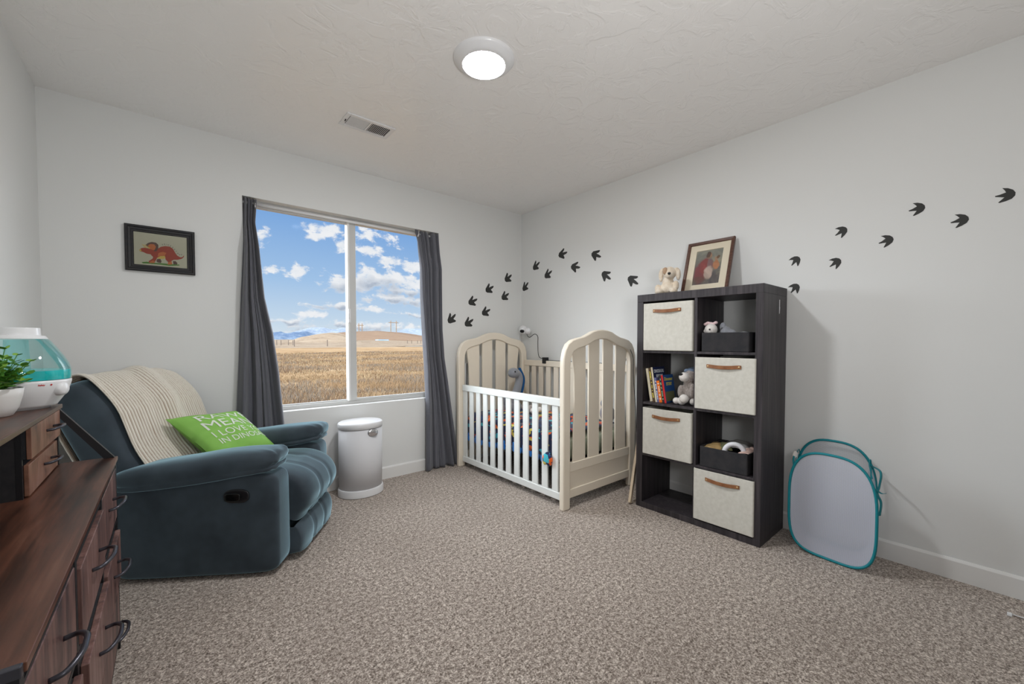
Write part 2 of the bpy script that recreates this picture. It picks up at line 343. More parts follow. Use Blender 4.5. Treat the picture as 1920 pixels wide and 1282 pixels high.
def qbez(pts, n=8):                         # smooth curve through control points (Catmull-Rom)
    P = [Vector(p) for p in pts]; out = []
    for i in range(len(P) - 1):
        a = P[i - 1] if i else P[0] * 2 - P[1]; b = P[i]; c = P[i + 1]; d = P[i + 2] if i + 2 < len(P) else P[-1] * 2 - P[-2]
        for k in range(n):
            t = k / n; out.append(.5 * ((2 * b) + (c - a) * t + (2 * a - 5 * b + 4 * c - d) * t * t + (3 * b - a - 3 * c + d) * t ** 3))
    out.append(P[-1]); return out
def chain_inv(o):
    m = Matrix.Identity(4)
    while o is not None: m = (Matrix.LocRotScale(o.location, o.rotation_euler, o.scale)) @ m; o = o.parent
    return m.inverted()
def obj(name, bm, m, parent=None, world=True, bevel=0, seg=2, smooth=False, sub=0, solid=0, remesh=0, auto=None):
    if parent is not None and world: bm.transform(chain_inv(parent))
    bmesh.ops.recalc_face_normals(bm, faces=bm.faces) if len(bm.faces) else None
    me = bpy.data.meshes.new(name); bm.to_mesh(me); bm.free()
    for x in (m if isinstance(m, (list, tuple)) else [m]): me.materials.append(M(x) if isinstance(x, str) else x)
    o = bpy.data.objects.new(name, me); COL.objects.link(o)
    if parent is not None: o.parent = parent
    if smooth: me.shade_smooth()
    if remesh:
        d = o.modifiers.new('r', 'REMESH'); d.mode = 'VOXEL'; d.voxel_size = remesh; d.use_smooth_shade = True
        s_ = o.modifiers.new('s', 'SMOOTH'); s_.iterations = 4; s_.factor = .6
    if solid: d = o.modifiers.new('t', 'SOLIDIFY'); d.thickness = solid; d.offset = 0
    if bevel:
        d = o.modifiers.new('b', 'BEVEL'); d.width = bevel; d.segments = seg; d.limit_method = 'ANGLE'; d.angle_limit = R(35)
        if not smooth: me.shade_smooth(); d.harden_normals = True
    if sub: d = o.modifiers.new('u', 'SUBSURF'); d.levels = sub; d.render_levels = sub
    return o
def tag(o, label, cat, group=None, kind=None):
    if label: o['label'] = label
    if cat: o['category'] = cat
    if group: o['group'] = group
    if kind: o['kind'] = kind
    return o
def thing(name, label, cat, loc=(0, 0, 0), rotz=0, group=None):
    o = bpy.data.objects.new(name, None); COL.objects.link(o); o.location = loc; o.rotation_euler = (0, 0, rotz); o.empty_display_size = .1
    return tag(o, label, cat, group)
def struct(name, bm, m, parent=None, **kw):
    o = obj(name, bm, m, parent, **kw)
    if parent is None: o['kind'] = 'structure'
    return o
def dup(root):
    r = root.copy(); COL.objects.link(r)
    for ch in list(root.children):
        c = ch.copy(); COL.objects.link(c); c.parent = r
        for g in list(ch.children):
            d = g.copy(); COL.objects.link(d); d.parent = c
    return r
def plabel(o, s): o['label'] = s; return o
def text_bm(s, size, width=None, bold=.0, cell=None):  # flat letters in the xy plane, centred, as a bmesh
    cu = bpy.data.curves.new('t', 'FONT'); cu.body = s; cu.size = size; cu.align_x = 'CENTER'; cu.align_y = 'CENTER'; cu.offset = bold; cu.resolution_u = 4
    o = bpy.data.objects.new('t', cu); COL.objects.link(o); bpy.context.view_layer.update()
    me = bpy.data.meshes.new_from_object(o.evaluated_get(bpy.context.evaluated_depsgraph_get()))
    bm = B(); bm.from_mesh(me); bpy.data.objects.remove(o); bpy.data.curves.remove(cu); bpy.data.meshes.remove(me)
    xs = [v.co.x for v in bm.verts]; ys = [v.co.y for v in bm.verts]
    cx = (min(xs) + max(xs)) / 2; cy = (min(ys) + max(ys)) / 2; k = width / (max(xs) - min(xs)) if width else 1
    for v in bm.verts: v.co.x = (v.co.x - cx) * k; v.co.y = v.co.y - cy
    if cell:
        for ax, no in ((0, (1, 0, 0)), (1, (0, 1, 0))):
            lo = min(v.co[ax] for v in bm.verts); hi = max(v.co[ax] for v in bm.verts); q = lo + cell
            while q < hi:
                co = [0, 0, 0]; co[ax] = q
                bmesh.ops.bisect_plane(bm, geom=bm.verts[:] + bm.edges[:] + bm.faces[:], plane_co=co, plane_no=no); q += cell
    return bm
def join_bm(dst, src, mi=0, fn=None):
    mp = {}
    for v in src.verts: mp[v] = dst.verts.new(fn(v.co) if fn else v.co)
    for f in src.faces:
        try: nf = dst.faces.new([mp[v] for v in f.verts]); nf.material_index = mi
        except ValueError: pass
    src.free(); return dst

# ================================================================== SETTING
H = 2.4946; XL = -3.4115; YB = -4.35
WX0, WX1, WZ0, WZ1 = -2.50, -1.00, .645, 2.132      # window opening
WT = .15
bm = add_box(B(), (XL - .2, YB - .2, -.12), (.2, .2, 0)); struct('floor', bm, 'carpet')
bm = add_box(B(), (XL - .2, YB - .2, H), (.2, .2, H + .15)); struct('ceiling', bm, 'ceiling')
bm = B()
for lo, hi in (((XL - .2, 0, 0), (WX0, WT, H)), ((WX1, 0, 0), (.2, WT, H)), ((WX0, 0, 0), (WX1, WT, WZ0)), ((WX0, 0, WZ1), (WX1, WT, H))): add_box(bm, lo, hi)
struct('wall_back', bm, 'wall')
struct('wall_right', add_box(B(), (0, YB, 0), (.15, 0, H)), 'wall')
struct('wall_left', add_box(B(), (XL - .15, YB, 0), (XL, 0, H)), 'wall')
struct('wall_rear', add_box(B(), (XL - .15, YB - .15, 0), (.15, YB, H)), 'wall')
def baseboard(name, p0, p1, nrm):
    p0 = Vector(p0); p1 = Vector(p1); n = Vector(nrm); prof = [(0, 0), (.013, 0), (.013, .090), (.010, .0955), (.005, .1018), (0, .1018)]
    bm = B(); add_grid(bm, [[p + n * a + Vector((0, 0, b)) for a, b in prof] for p in (p0, p1)], True); struct(name, bm, 'trim')
baseboard('baseboard_back', (XL, 0, 0), (0, 0, 0), (0, -1, 0))
baseboard('baseboard_right', (0, YB, 0), (0, 0, 0), (-1, 0, 0))
baseboard('baseboard_left', (XL, YB, 0), (XL, 0, 0), (1, 0, 0))
# window
win = bpy.data.objects.new('window_1', None); COL.objects.link(win); win.location = (-1.75, .1, WZ0); win['kind'] = 'structure'
def rect_frame(bm, x0, x1, z0, z1, t, y0, y1, tb=None, tt=None):
    tb = tb or t; tt = tt or t
    add_box(bm, (x0, y0, z0), (x0 + t, y1, z1)); add_box(bm, (x1 - t, y0, z0), (x1, y1, z1))
    add_box(bm, (x0 + t, y0, z0), (x1 - t, y1, z0 + tb)); add_box(bm, (x0 + t, y0, z1 - tt), (x1 - t, y1, z1)); return bm
obj('window_frame', rect_frame(B(), WX0, WX1, WZ0, WZ1, .028, .075, .145), 'vinyl', win, bevel=.003)
obj('sliding_sash', rect_frame(B(), WX0 + .028, -1.775, WZ0 + .02, WZ1 - .026, .017, .095, .12), 'vinyl', win, bevel=.002)
obj('fixed_sash', rect_frame(B(), -1.790, WX1 - .028, WZ0 + .026, WZ1 - .026, .012, .07, .094, .018, .010), 'vinyl', win, bevel=.002)
bm = add_box(B(), (-1.778, .066, WZ0 + .026), (-1.725, .1, WZ1 - .026)); obj('meeting_stile', bm, 'vinyl', win, bevel=.003)
bm = add_box(B(), (-1.793, .055, WZ0 + .03), (-1.779, .1, WZ1 - .03)); obj('interlock', bm, 'trim', win, bevel=.002)
bm = add_box(B(), (-1.792, .046, 1.30), (-1.776, .056, 1.41)); add_box(bm, (-1.797, .036, 1.335), (-1.783, .05, 1.375)); obj('latch', bm, 'white_plastic', win, bevel=.003)
obj('window_pane', add_box(B(), (WX0 + .045, .106, WZ0 + .037), (-1.792, .109, WZ1 - .043)), 'pane_glass', win)
obj('window_pane', add_box(B(), (-1.778, .080, WZ0 + .044), (WX1 - .04, .083, WZ1 - .036)), 'pane_glass', win)
# roof and outer wall skin are the same solid walls; nothing else outside the shell

# ================================================================== OUTDOORS
GZ = -.62
def far(px, py, Y): d = ray(px, py); return CAM + d * ((Y - CAM.y) / d.y)
bm = B(); rows = []
ys = [1.2] + list(np.geomspace(4, 118, 26))
for y in ys: rows.append([(x_, y, GZ + (.10 * mnoise.noise(Vector((x_ * .35, y * .35, 0))) if y > 4 else 0)) for x_ in np.linspace(-.5 * y - 22, 1.1 * y + 22, 46)])
add_grid(bm, rows); o = struct('ground_field', bm, 'field', smooth=True)
bm = add_box(B(), (-130, 118, GZ - .4), (260, 126, GZ + .05)); struct('road', bm, 'sandy')
bm = B(); rows = []
for y in np.geomspace(126, 420, 22): rows.append([(x_, y, GZ + .05 + .011 * (y - 126) + .9 * mnoise.noise(Vector((x_ * .02, y * .03, 1)))) for x_ in np.linspace(-.5 * y - 40, 1.2 * y + 60, 60)])
add_grid(bm, rows); struct('ground_brush', bm, 'sand_brush', smooth=True)
def hill(name, ridge, Y, depth, base, m, jag=0, seed=0):
    pts = qbez([(*far(px, py, Y), ) for px, py in ridge], 8); bm = B(); rows = []
    n = 14
    for k in range(n + 1):
        t = k / n; row = []
        for i, p in enumerate(pts):
            # from foot (nearer) up to the ridge and down behind it
            if t < .7: q = t / .7; y = Y - depth * (1 - q); s = math.sin(q * math.pi / 2) ** 1.1
            else: q = (t - .7) / .3; y = Y + depth * .6 * q; s = math.cos(q * math.pi / 2)
            f = (y - CAM.y) / (Y - CAM.y)
            x_ = CAM.x + (p.x - CAM.x) * f; jz = jag * mnoise.fractal(Vector((x_ * 3 / depth, y * 3 / depth, seed)), 1, 2, 5) * (s > .02)
            bz_ = min(base, GZ - .3 + .011 * (y - 126)) if Y < 1000 else base
            row.append((x_, y, bz_ + (p.z - bz_) * s + jz * s))
        rows.append(row)
    add_grid(bm, rows); return struct(name, bm, m, smooth=True)
hill('sandy_mound', [(470, 668), (500, 655), (522, 648), (545, 640), (560, 633), (575, 630), (594, 626), (612, 624), (628, 624), (645, 627), (655, 632), (672, 640), (700, 646), (760, 652)], 300, 90, 1.2, 'sandy', 1.1, 2)
hill('brown_hill', [(600, 640), (620, 628), (634, 624), (655, 622), (675, 621), (707, 620), (730, 622), (750, 623.5), (770, 626), (795, 630), (830, 637), (900, 648)], 460, 110, 2, 'brownhill', .5, 3)
hill('blue_mountains', [(380, 632), (440, 628), (480, 625), (500, 627), (520, 624.5), (540, 626), (556, 623), (575, 624), (600, 630), (650, 640)], 9000, 1500, -60, 'far_mountain', 60, 4)
hill('snowy_mountains', [(520, 640), (550, 622), (575, 616), (600, 614), (625, 617), (645, 616), (665, 622), (700, 626), (745, 621), (760, 617), (780, 616), (800, 617), (830, 614), (880, 625)], 12000, 1500, -60, 'far_snow', 60, 5)
# dry grass as blades
rng = np.random.default_rng(3); NB = 110000
yb = 6.5 + 60 * rng.random(NB) ** 1.9; ub = -.10 + .95 * rng.random(NB); xb = CAM.x + (yb - CAM.y) * ub
V = np.zeros((NB * 3, 3)); colr = np.zeros((NB * 3, 4)); pal = np.array([(.46, .31, .18), (.36, .22, .12), (.50, .37, .23), (.29, .18, .11), (.31, .25, .20), (.40, .26, .15)])
for_i = np.arange(NB)
pn = 1.1 * np.sin(xb * .33 + 2 * np.sin(yb * .23)) + 1.2 * np.sin(yb * .55 + 1.5 * np.sin(xb * .21)) + .6 * np.sin(xb * 1.3 + yb * .8) + rng.normal(0, .45, NB)
ci = np.clip(((pn + 2.4) / 4.8 * 6).astype(int), 0, 5); hgt = (.05 + .13 * rng.random(NB)) * (1 + .25 * np.sin(pn)); ang = rng.random(NB) * np.pi
wd = .006 + .0010 * yb; lean = rng.normal(0, .08, (NB, 2))
V[0::3] = np.stack([xb - wd * np.cos(ang), yb - wd * np.sin(ang), np.full(NB, GZ - .05)], 1)
V[1::3] = np.stack([xb + wd * np.cos(ang), yb + wd * np.sin(ang), np.full(NB, GZ - .05)], 1)
V[2::3] = np.stack([xb + lean[:, 0], yb + lean[:, 1], GZ + hgt], 1)
cv = pal[ci] * np.array([.31, .31, .30]) * (.8 + .4 * rng.random((NB, 1)))
colr[:, :3] = np.repeat(cv, 3, 0); colr[:, 3] = 1
me = bpy.data.meshes.new('dry_grass'); me.vertices.add(NB * 3); me.vertices.foreach_set('co', V.ravel()); me.loops.add(NB * 3); me.loops.foreach_set('vertex_index', np.arange(NB * 3, dtype=np.int32))
me.polygons.add(NB); me.polygons.foreach_set('loop_start', np.arange(0, NB * 3, 3, dtype=np.int32)); me.polygons.foreach_set('loop_total', np.full(NB, 3, dtype=np.int32))
at = me.color_attributes.new('tint', 'FLOAT_COLOR', 'POINT'); at.data.foreach_set('color', colr.ravel()); me.update(); me.materials.append(M('grass_blades'))
o = bpy.data.objects.new('dry_grass', me); COL.objects.link(o); tag(o, 'golden brown dry grass of the open field outside the window', 'grass', kind='stuff')
# power-line frames
def pylon(px, base_py, top_py, Y, label, gap=6.5):
    c = far(px, base_py, Y); top = far(px, top_py, Y); t = thing('utility_pole', label, 'power pole', c, 0, 'power poles on the brown hill')
    for s in (-1, 1): obj('pole', add_tube(B(), [c + Vector((s * gap / 2, 0, -4)), Vector((c.x + s * gap / 2, c.y, top.z))], .42, 6), 'book_brown', t)
    obj('crossarm', add_box(B(), (c.x - gap * .9, c.y - .2, top.z - 2.6), (c.x + gap * .9, c.y + .2, top.z - 1.9)), 'book_brown', t)
pylon(738, 622, 601, 440, 'tall two-legged wooden power pole standing clear on the brown hilltop')
pylon(676, 622, 606, 440, 'two-legged wooden power pole close beside the window mullion', 3.5)
mat('roof_blue', (.12, .22, .42), .6); mat('car_white', (.7, .7, .72), .3); mat('post_wood', (.06, .045, .035), .9)
def shed(px, py, Y, w_, h_, label, rm):
    c = far(px, py, Y); t = thing('farm_building', label, 'building', c)
    obj('wall', add_box(B(), (c.x - w_, c.y, c.z - 1), (c.x + w_, c.y + 6, c.z + h_)), 'car_white', t)
    bm = B(); add_prism(bm, [(-w_ * 1.05, h_), (w_ * 1.05, h_), (w_ * .95, h_ * 1.9), (-w_ * .95, h_ * 1.9)], lambda a, b, d: Vector((c.x + a, c.y + d, c.z + b)), -.4, 6.4); obj('roof', bm, rm, t)
shed(719, 639.5, 340, 4.6, .7, 'long blue-roofed building on the slope beyond the brush', 'roof_blue')
shed(520, 653, 260, 2.6, 1.4, 'small pale building at the foot of the sandy mound', 'car_white')
def car(px, py, Y, label, k=1):
    c = far(px, py, Y); t = thing('parked_car', label, 'car', c, 0, 'vehicles parked beyond the road')
    obj('car_body', add_super(B(), (c.x, c.y, c.z + .55 * k), (2.2 * k, .9, .5 * k), .3, .3, 16, 8), 'car_white', t, smooth=True)
    obj('car_cabin', add_super(B(), (c.x + .2, c.y, c.z + 1.1 * k), (1.2 * k, .75, .5 * k), .4, .4, 16, 8), 'car_white', t, smooth=True)
car(682, 653, 215, 'white car parked beyond the road, next to the window mullion'); car(716, 650.5, 215, 'pale car parked beyond the road, nearer the curtain', .8)
PL = ['dark fence post along the far road, nearest the curtain behind the recliner'] + ['dark fence post along the far road, %s from the curtain behind the recliner' % q for q in ('second', 'third', 'fourth', 'fifth')] + ['lone dark fence post along the far road, midway across the sliding pane'] + ['dark fence post along the far road, %s before the curtain beside the crib' % q for q in ('fourth', 'third', 'second', 'last')]
pxs = [519, 527, 541, 549.5, 552, 614, 764, 772, 783, 789]
for i, px in enumerate(pxs):
    Y = 128 if i in (4, 5) else 170; c = far(px, 655 + (i in (4, 5)) * 3, Y); c.z = GZ + .3
    o = obj('fence_post', add_tube(B(), [c, c + Vector((0, 0, 2.0))], .13, 6), 'post_wood')
    tag(o, PL[i], 'fence post', 'fence posts along the far road')

# ================================================================== CEILING FIXTURES
LC = un(908, 118, 'z', 2.455); LX, LY = LC.x, LC.y
LX, LY = -1.722, -1.686
t = thing('ceiling_light', 'round white flush ceiling light, lit', 'ceiling light', (LX, LY, H - .001))
obj('trim_ring', add_lathe(B(), [(.145, 0), (.145, -.004), (.138, -.012), (.118, -.026), (.102, -.034), (.099, -.032), (.099, 0)], (LX, LY, H), 64, cap=False), 'white_plastic', t, smooth=True)
o = obj('diffuser', add_lathe(B(), [(.099, -.028), (.094, -.034), (.07, -.0375), (.0001, -.039)], (LX, LY, H), 64, cap=False), 'lens', t, smooth=True); plabel(o, 'glowing white diffuser')
vx0, vx1, vy0, vy1 = -2.07, -1.77, -.812, -.650
t = thing('ceiling_vent', 'white rectangular metal register vent on the ceiling', 'vent', ((vx0 + vx1) / 2, (vy0 + vy1) / 2, H - .001))
bm = B(); zt = H; b_ = .024
for lo, hi in (((vx0, vy0), (vx0 + b_, vy1)), ((vx1 - b_, vy0), (vx1, vy1)), ((vx0 + b_, vy0), (vx1 - b_, vy0 + b_)), ((vx0 + b_, vy1 - b_), (vx1 - b_, vy1)), ((-1.925, vy0 + b_), (-1.913, vy1 - b_))):
    add_box(bm, (*lo, zt - .008), (*hi, zt))
obj('vent_frame', bm, 'white_plastic', t, bevel=.002)
bm = B()
for k in range(24):
    x_ = vx0 + b_ + .010 + k * (vx1 - vx0 - 2 * b_ - .02) / 23; s = -1 if x_ < -1.92 else 1
    add_prism(bm, [(-.0055, -.006), (-.0045, -.0068), (.0055, .004), (.0045, .0048)], lambda a, c, d, x_=x_, s=s: Vector((x_ + s * a, d, zt - .003 + c * .7)), vy0 + b_, vy1 - b_)
obj('louvres', bm, 'white_plastic', t)
obj('duct_dark_sheet', add_box(B(), (vx0 + b_, vy0 + b_, zt - .0016), (vx1 - b_, vy1 - b_, zt - .0006)), 'black_plastic', t)  # black sheet in place of the shade inside the duct, behind the louvres
bm = B(); add_box(bm, (vx0 + .012, -.74, zt - .014), (vx0 + .016, -.72, zt - .007)); obj('damper_lever', bm, 'black_metal', t)

# ================================================================== CURTAINS
rodz = 2.098
o = obj('tension_rod', add_tube(B(), [(WX0 + .001, .035, rodz), (WX1 - .001, .035, rodz)], .010, 12), 'white_plastic', smooth=True); tag(o, 'thin white tension rod across the top of the window recess', 'curtain rod')
def lerp_keys(keys, z):
    for (z0, a), (z1, b) in zip(keys, keys[1:]):
        if z0 >= z >= z1: f = (z0 - z) / (z0 - z1); return a + (b - a) * f
    return keys[-1][1] if z < keys[-1][0] else keys[0][1]
def curtain(label, Lk, Rk, yk, folds, ztop, zbot, seed, hem=None):
    cx = (Lk[0][1] + Rk[0][1]) / 2; t = thing('curtain', label, 'curtain', (cx, yk[-1][1], max(zbot, 0)), 0, 'pair of window curtains')
    rows = []; nz_, nx = 90, 150
    for j in range(nz_ + 1):
        z = ztop + (zbot - ztop) * j / nz_; row = []; L, Rr, y0 = lerp_keys(Lk, z), lerp_keys(Rk, z), lerp_keys(yk, z)
        amp = .026 + .010 * (j / nz_)
        for i in range(nx + 1):
            u = i / nx; w_ = u + .035 * math.sin(2 * math.pi * u * 1.7 + seed) + .02 * math.sin(z * 2.1 + seed + 5 * u)
            y = y0 + amp * math.sin(2 * math.pi * folds * w_ + seed) * (.75 + .4 * math.sin(7 * u + seed)) + .006 * math.sin(2 * math.pi * folds * 2.3 * w_ + z * 1.3)
            x_ = L + (Rr - L) * (u + .018 * math.sin(2 * math.pi * folds * w_ * 1 + seed + 1.3))
            zz = z + (.008 * math.sin(2 * math.pi * folds * w_ + .5) if j == 0 else 0)
            y = min(y, .068) if L > WX0 - .001 and z > WZ0 and x_ > WX0 and x_ < WX1 and z > 1.9 else min(y, -.006)
            row.append((x_, y, zz))
        rows.append(row)
    bm = B(); add_grid(bm, rows); obj('curtain_panel', bm, 'curtain', t, smooth=True, solid=.0025)
    return t
cl = curtain('charcoal grey curtain hanging behind the blue recliner, flaring towards its hem', [(2.12, -2.492), (1.9, -2.497), (1.44, -2.522), (.6, -2.561), (0, -2.58)],
        [(2.12, -2.415), (1.96, -2.429), (1.45, -2.388), (1.21, -2.342), (.93, -2.310), (.56, -2.285), (0, -2.26)], [(2.12, .022), (1.95, .0), (1.8, -.045), (0, -.065)], 4, 2.128, .012, .4)
cr = curtain('charcoal grey curtain with exposed grommet hanging beside the crib, hem on the carpet', [(2.12, -1.222), (2.03, -1.205), (1.53, -1.195), (.92, -1.161), (.6, -1.153), (0, -1.167)],
        [(2.12, -1.006), (1.25, -1.004), (1.0, -.985), (.80, -.952), (0, -.835)], [(2.12, .022), (1.95, .0), (1.8, -.035), (0, -.046)], 4.5, 2.122, .008, 2.1)
bm = B(); add_tube(bm, [(-1.205 + .006 * math.cos(a) * .6, .0 + .019 * math.cos(a), 2.088 + .022 * math.sin(a)) for a in np.linspace(0, 2 * math.pi, 25)[:-1]], .0045, 8, True); o = obj('grommet', bm, 'chrome', cr, smooth=True); plabel(o, 'shiny silver grommet ring')
bm = B(); add_tube(bm, [(-2.424 + .004 * math.cos(a), .0 + .019 * math.cos(a), 2.075 + .022 * math.sin(a)) for a in np.linspace(0, 2 * math.pi, 25)[:-1]], .004, 8, True); obj('grommet', bm, 'chrome', cl, smooth=True)

# ================================================================== TRICERATOPS PICTURE
px0, px1, pz0, pz1 = -3.081, -2.758, 1.568, 1.837
def frame_mold(bm, w_, h_, prof, fn):   # prof: (inset from outer edge, height off wall), mitred
    rows = []
    for a, hh_ in prof: rows.append([fn(x_, z_, hh_) for x_, z_ in ((a, a), (w_ - a, a), (w_ - a, h_ - a), (a, h_ - a))])
    add_grid(bm, rows, True); return bm
t = thing('framed_dinosaur_print', 'small dark-framed picture of a red triceratops on the wall above the recliner', 'picture', ((px0 + px1) / 2, -.001, pz0))
W_, H_ = px1 - px0, pz1 - pz0
fp = lambda a, b, d: Vector((px0 + a, -.0015 - d, pz0 + b))
obj('picture_frame', frame_mold(B(), W_, H_, [(0, 0), (0, .018), (.004, .022), (.012, .022), (.015, .017), (.026, .015), (.028, .012), (.036, .012), (.039, .006), (.039, 0)], fp), 'frame_black', t)
obj('print_paper', add_box(B(), tuple(fp(.037, .037, .0045)), tuple(fp(W_ - .037, H_ - .037, .0025))), 'paper', t)
# drawing traced as flat ink shapes; coordinates in the photo's enlarged crop
def tri(px, py):
    q = un(200 + px / 8.545, 390 + py / 8.545, 'y', -.0065); return (q.x, q.z)
shapes = [('grass_green', [(560, 865), (640, 858), (760, 875), (900, 885), (1060, 900), (1160, 905), (1170, 920), (1000, 925), (850, 905), (680, 890), (580, 885)]),
          ('dino_dark', [(810, 815), (860, 815), (880, 850), (870, 880), (815, 870), (795, 850)]), ('dino_dark', [(1060, 850), (1105, 850), (1135, 885), (1125, 905), (1070, 900)]),
          ('dino_red', [(820, 650), (870, 620), (940, 608), (1010, 618), (1060, 650), (1095, 710), (1130, 760), (1180, 790), (1215, 785), (1238, 755), (1236, 785), (1205, 812), (1140, 828), (1075, 828), (1040, 845), (1045, 895), (980, 905), (985, 865), (945, 825), (930, 780), (860, 790), (810, 800), (780, 850), (765, 880), (680, 878), (672, 850), (735, 810), (745, 785), (710, 750), (690, 700)]),
          ('dino_orange', [(690, 860), (740, 835), (772, 855), (765, 880), (685, 878)]), ('dino_orange', [(985, 870), (1035, 850), (1052, 890), (1040, 905), (975, 905)]),
          ('dino_yellow', [(800, 800), (860, 770), (930, 765), (945, 800), (900, 818), (840, 812)]),
          ('dino_dark', [(625, 590), (660, 560), (720, 542), (790, 555), (828, 590), (828, 640), (800, 690), (740, 700), (690, 660), (660, 620)]),
          ('dino_orange', [(660, 600), (700, 575), (760, 580), (790, 620), (770, 670), (720, 680), (690, 650)]),
          ('dino_red', [(520, 670), (560, 640), (610, 635), (690, 650), (760, 680), (770, 740), (700, 740), (640, 730), (590, 705), (530, 690)]),
          ('dino_yellow', [(520, 668), (548, 660), (560, 690), (532, 688)]), ('dino_yellow', [(560, 575), (578, 580), (640, 635), (625, 642)]), ('dino_yellow', [(600, 585), (620, 588), (700, 645), (685, 655)]),
          ('dino_orange', [(830, 720), (900, 700), (960, 720), (930, 762), (860, 770), (815, 780)])]
names = sorted({s for s, _ in shapes}) + ['ink']; bm = B()
for k, (mn, poly) in enumerate(shapes):
    d = -.0066 - .00012 * k; vs = [bm.verts.new((a, d, b)) for a, b in (tri(*p) for p in poly)]
    fs = bmesh.ops.triangle_fill(bm, edges=[bm.edges.new((vs[i], vs[(i + 1) % len(vs)])) for i in range(len(vs))], use_beauty=True)['geom']
    for f in fs:
        if isinstance(f, bmesh.types.BMFace): f.material_index = names.index(mn)
lets = [(893, 588, 8), (930, 580, 0), (962, 582, 0), (990, 592, -8), (1025, 608, -20), (1060, 632, -35), (1088, 662, -50), (1112, 694, -50), (1140, 728, -40), (1168, 752, -25), (1200, 748, 0)]
for ch, (lx, ly, an) in zip('TRICERATOPS', lets):
    c = tri(lx, ly); s = text_bm(ch, .0092, bold=.0002); ca, sa = math.cos(R(an)), math.sin(R(an))
    join_bm(bm, s, names.index('ink'), lambda v, c=c, ca=ca, sa=sa: Vector((c[0] + v.x * ca - v.y * sa, -.0086, c[1] + v.x * sa + v.y * ca)))
obj('triceratops_drawing', bm, names, t)
obj('picture_glazing', add_box(B(), tuple(fp(.037, .037, .0105)), tuple(fp(W_ - .037, H_ - .037, .0095))), 'picture_glass', t)

# ================================================================== FOOTPRINT STICKERS
A_out = [(1708, 515), (1711, 492), (1733, 475), (1770, 478), (1800, 480), (1804, 490), (1790, 502), (1763, 507), (1785, 525), (1806, 547), (1803, 557), (1785, 557), (1755, 541), (1751, 560), (1745, 578), (1732, 574), (1722, 548)]
B_out = [(1508, 365), (1503, 345), (1480, 330), (1440, 325), (1400, 330), (1420, 340), (1437, 354), (1400, 375), (1368, 388), (1372, 394), (1400, 391), (1437, 388), (1420, 410), (1405, 428), (1415, 429), (1455, 412), (1492, 390)]
def wallpt(px, py, back): 
    q = un(px, py, 'y', 0) if back else un(px, py, 'x', 0); return (q.x, q.z) if back else (-q.y, q.z)
def c5(p): return (830 + p[0] / 4.923, 420 + p[1] / 4.923)
def c6(p): return (1440 + p[0] / 4, 320 + p[1] / 4)
def norm_shape(out, c, tip, conv):
    o_ = Vector(wallpt(*conv(c), False)); tp = Vector(wallpt(*conv(tip), False)) - o_; an = math.atan2(tp.y, tp.x)
    return [(lambda d: (d.x * math.cos(-an) - d.y * math.sin(-an), d.x * math.sin(-an) + d.y * math.cos(-an)))(Vector(wallpt(*conv(p), False)) - o_) for p in out]
shA = norm_shape(A_out, (1752, 520), (1803, 550), c5); shB = norm_shape(B_out, (1450, 370), (1368, 390), c6)
pA = [((82, 875), (115, 832)), ((240, 910), (283, 875)), ((275, 715), (320, 688)), ((397, 812), (437, 785)), ((430, 600), (467, 572)), ((575, 668), (612, 635)), ((603, 500), (637, 463)),
      ((763, 580), (787, 540)), ((862, 388), (893, 350)), ((972, 465), (1007, 430)), ((1105, 278), (1147, 258)), ((1222, 397), (1268, 398)), ((1413, 286), (1462, 300)), ((1506, 476), (1550, 505)), ((1752, 520), (1803, 550))]
pB = [((203, 877), (172, 915)), ((208, 672), (175, 712)), ((510, 687), (462, 720)), ((555, 453), (502, 487)), ((895, 522), (828, 545)), ((1128, 283), (1052, 302)), ((1450, 370), (1368, 390)), ((1793, 182), (1698, 193))]
labA = ['lowest three-toed footprint sticker beside the curtain', 'footprint sticker just above the far crib end, second along the bottom', 'second footprint sticker up the upper row from the curtain', 'second footprint sticker up the lower row, above the far crib end',
        'third footprint sticker up the upper row, on the window wall', 'footprint sticker of the lower row on the window wall, last before the corner', 'topmost footprint sticker on the window wall, close to the corner',
        'narrow-looking footprint sticker right at the room corner', 'first upper footprint sticker past the room corner', 'second lower footprint sticker past the room corner', 'footprint sticker high above the crib, left of the topmost pair',
        'footprint sticker above the crib, just below and between the two highest', 'highest three-toed footprint sticker above the near crib end', 'footprint sticker above the near crib end, lower of the last two before the shelf', 'last footprint sticker before the cube shelf, by its upper corner']
labB = ['pointed footprint sticker touching the top corner of the cube shelf', 'pointed footprint sticker directly above the one at the shelf corner', 'third lowest pointed footprint sticker, first of the lower row past the shelf', 'pointed footprint sticker second along the upper row past the shelf',
        'pointed footprint sticker midway along the lower row on the long wall', 'pointed footprint sticker third along the upper row on the long wall', 'pointed footprint sticker last of the lower row on the long wall', 'largest pointed footprint sticker, farthest right and highest on the wall']
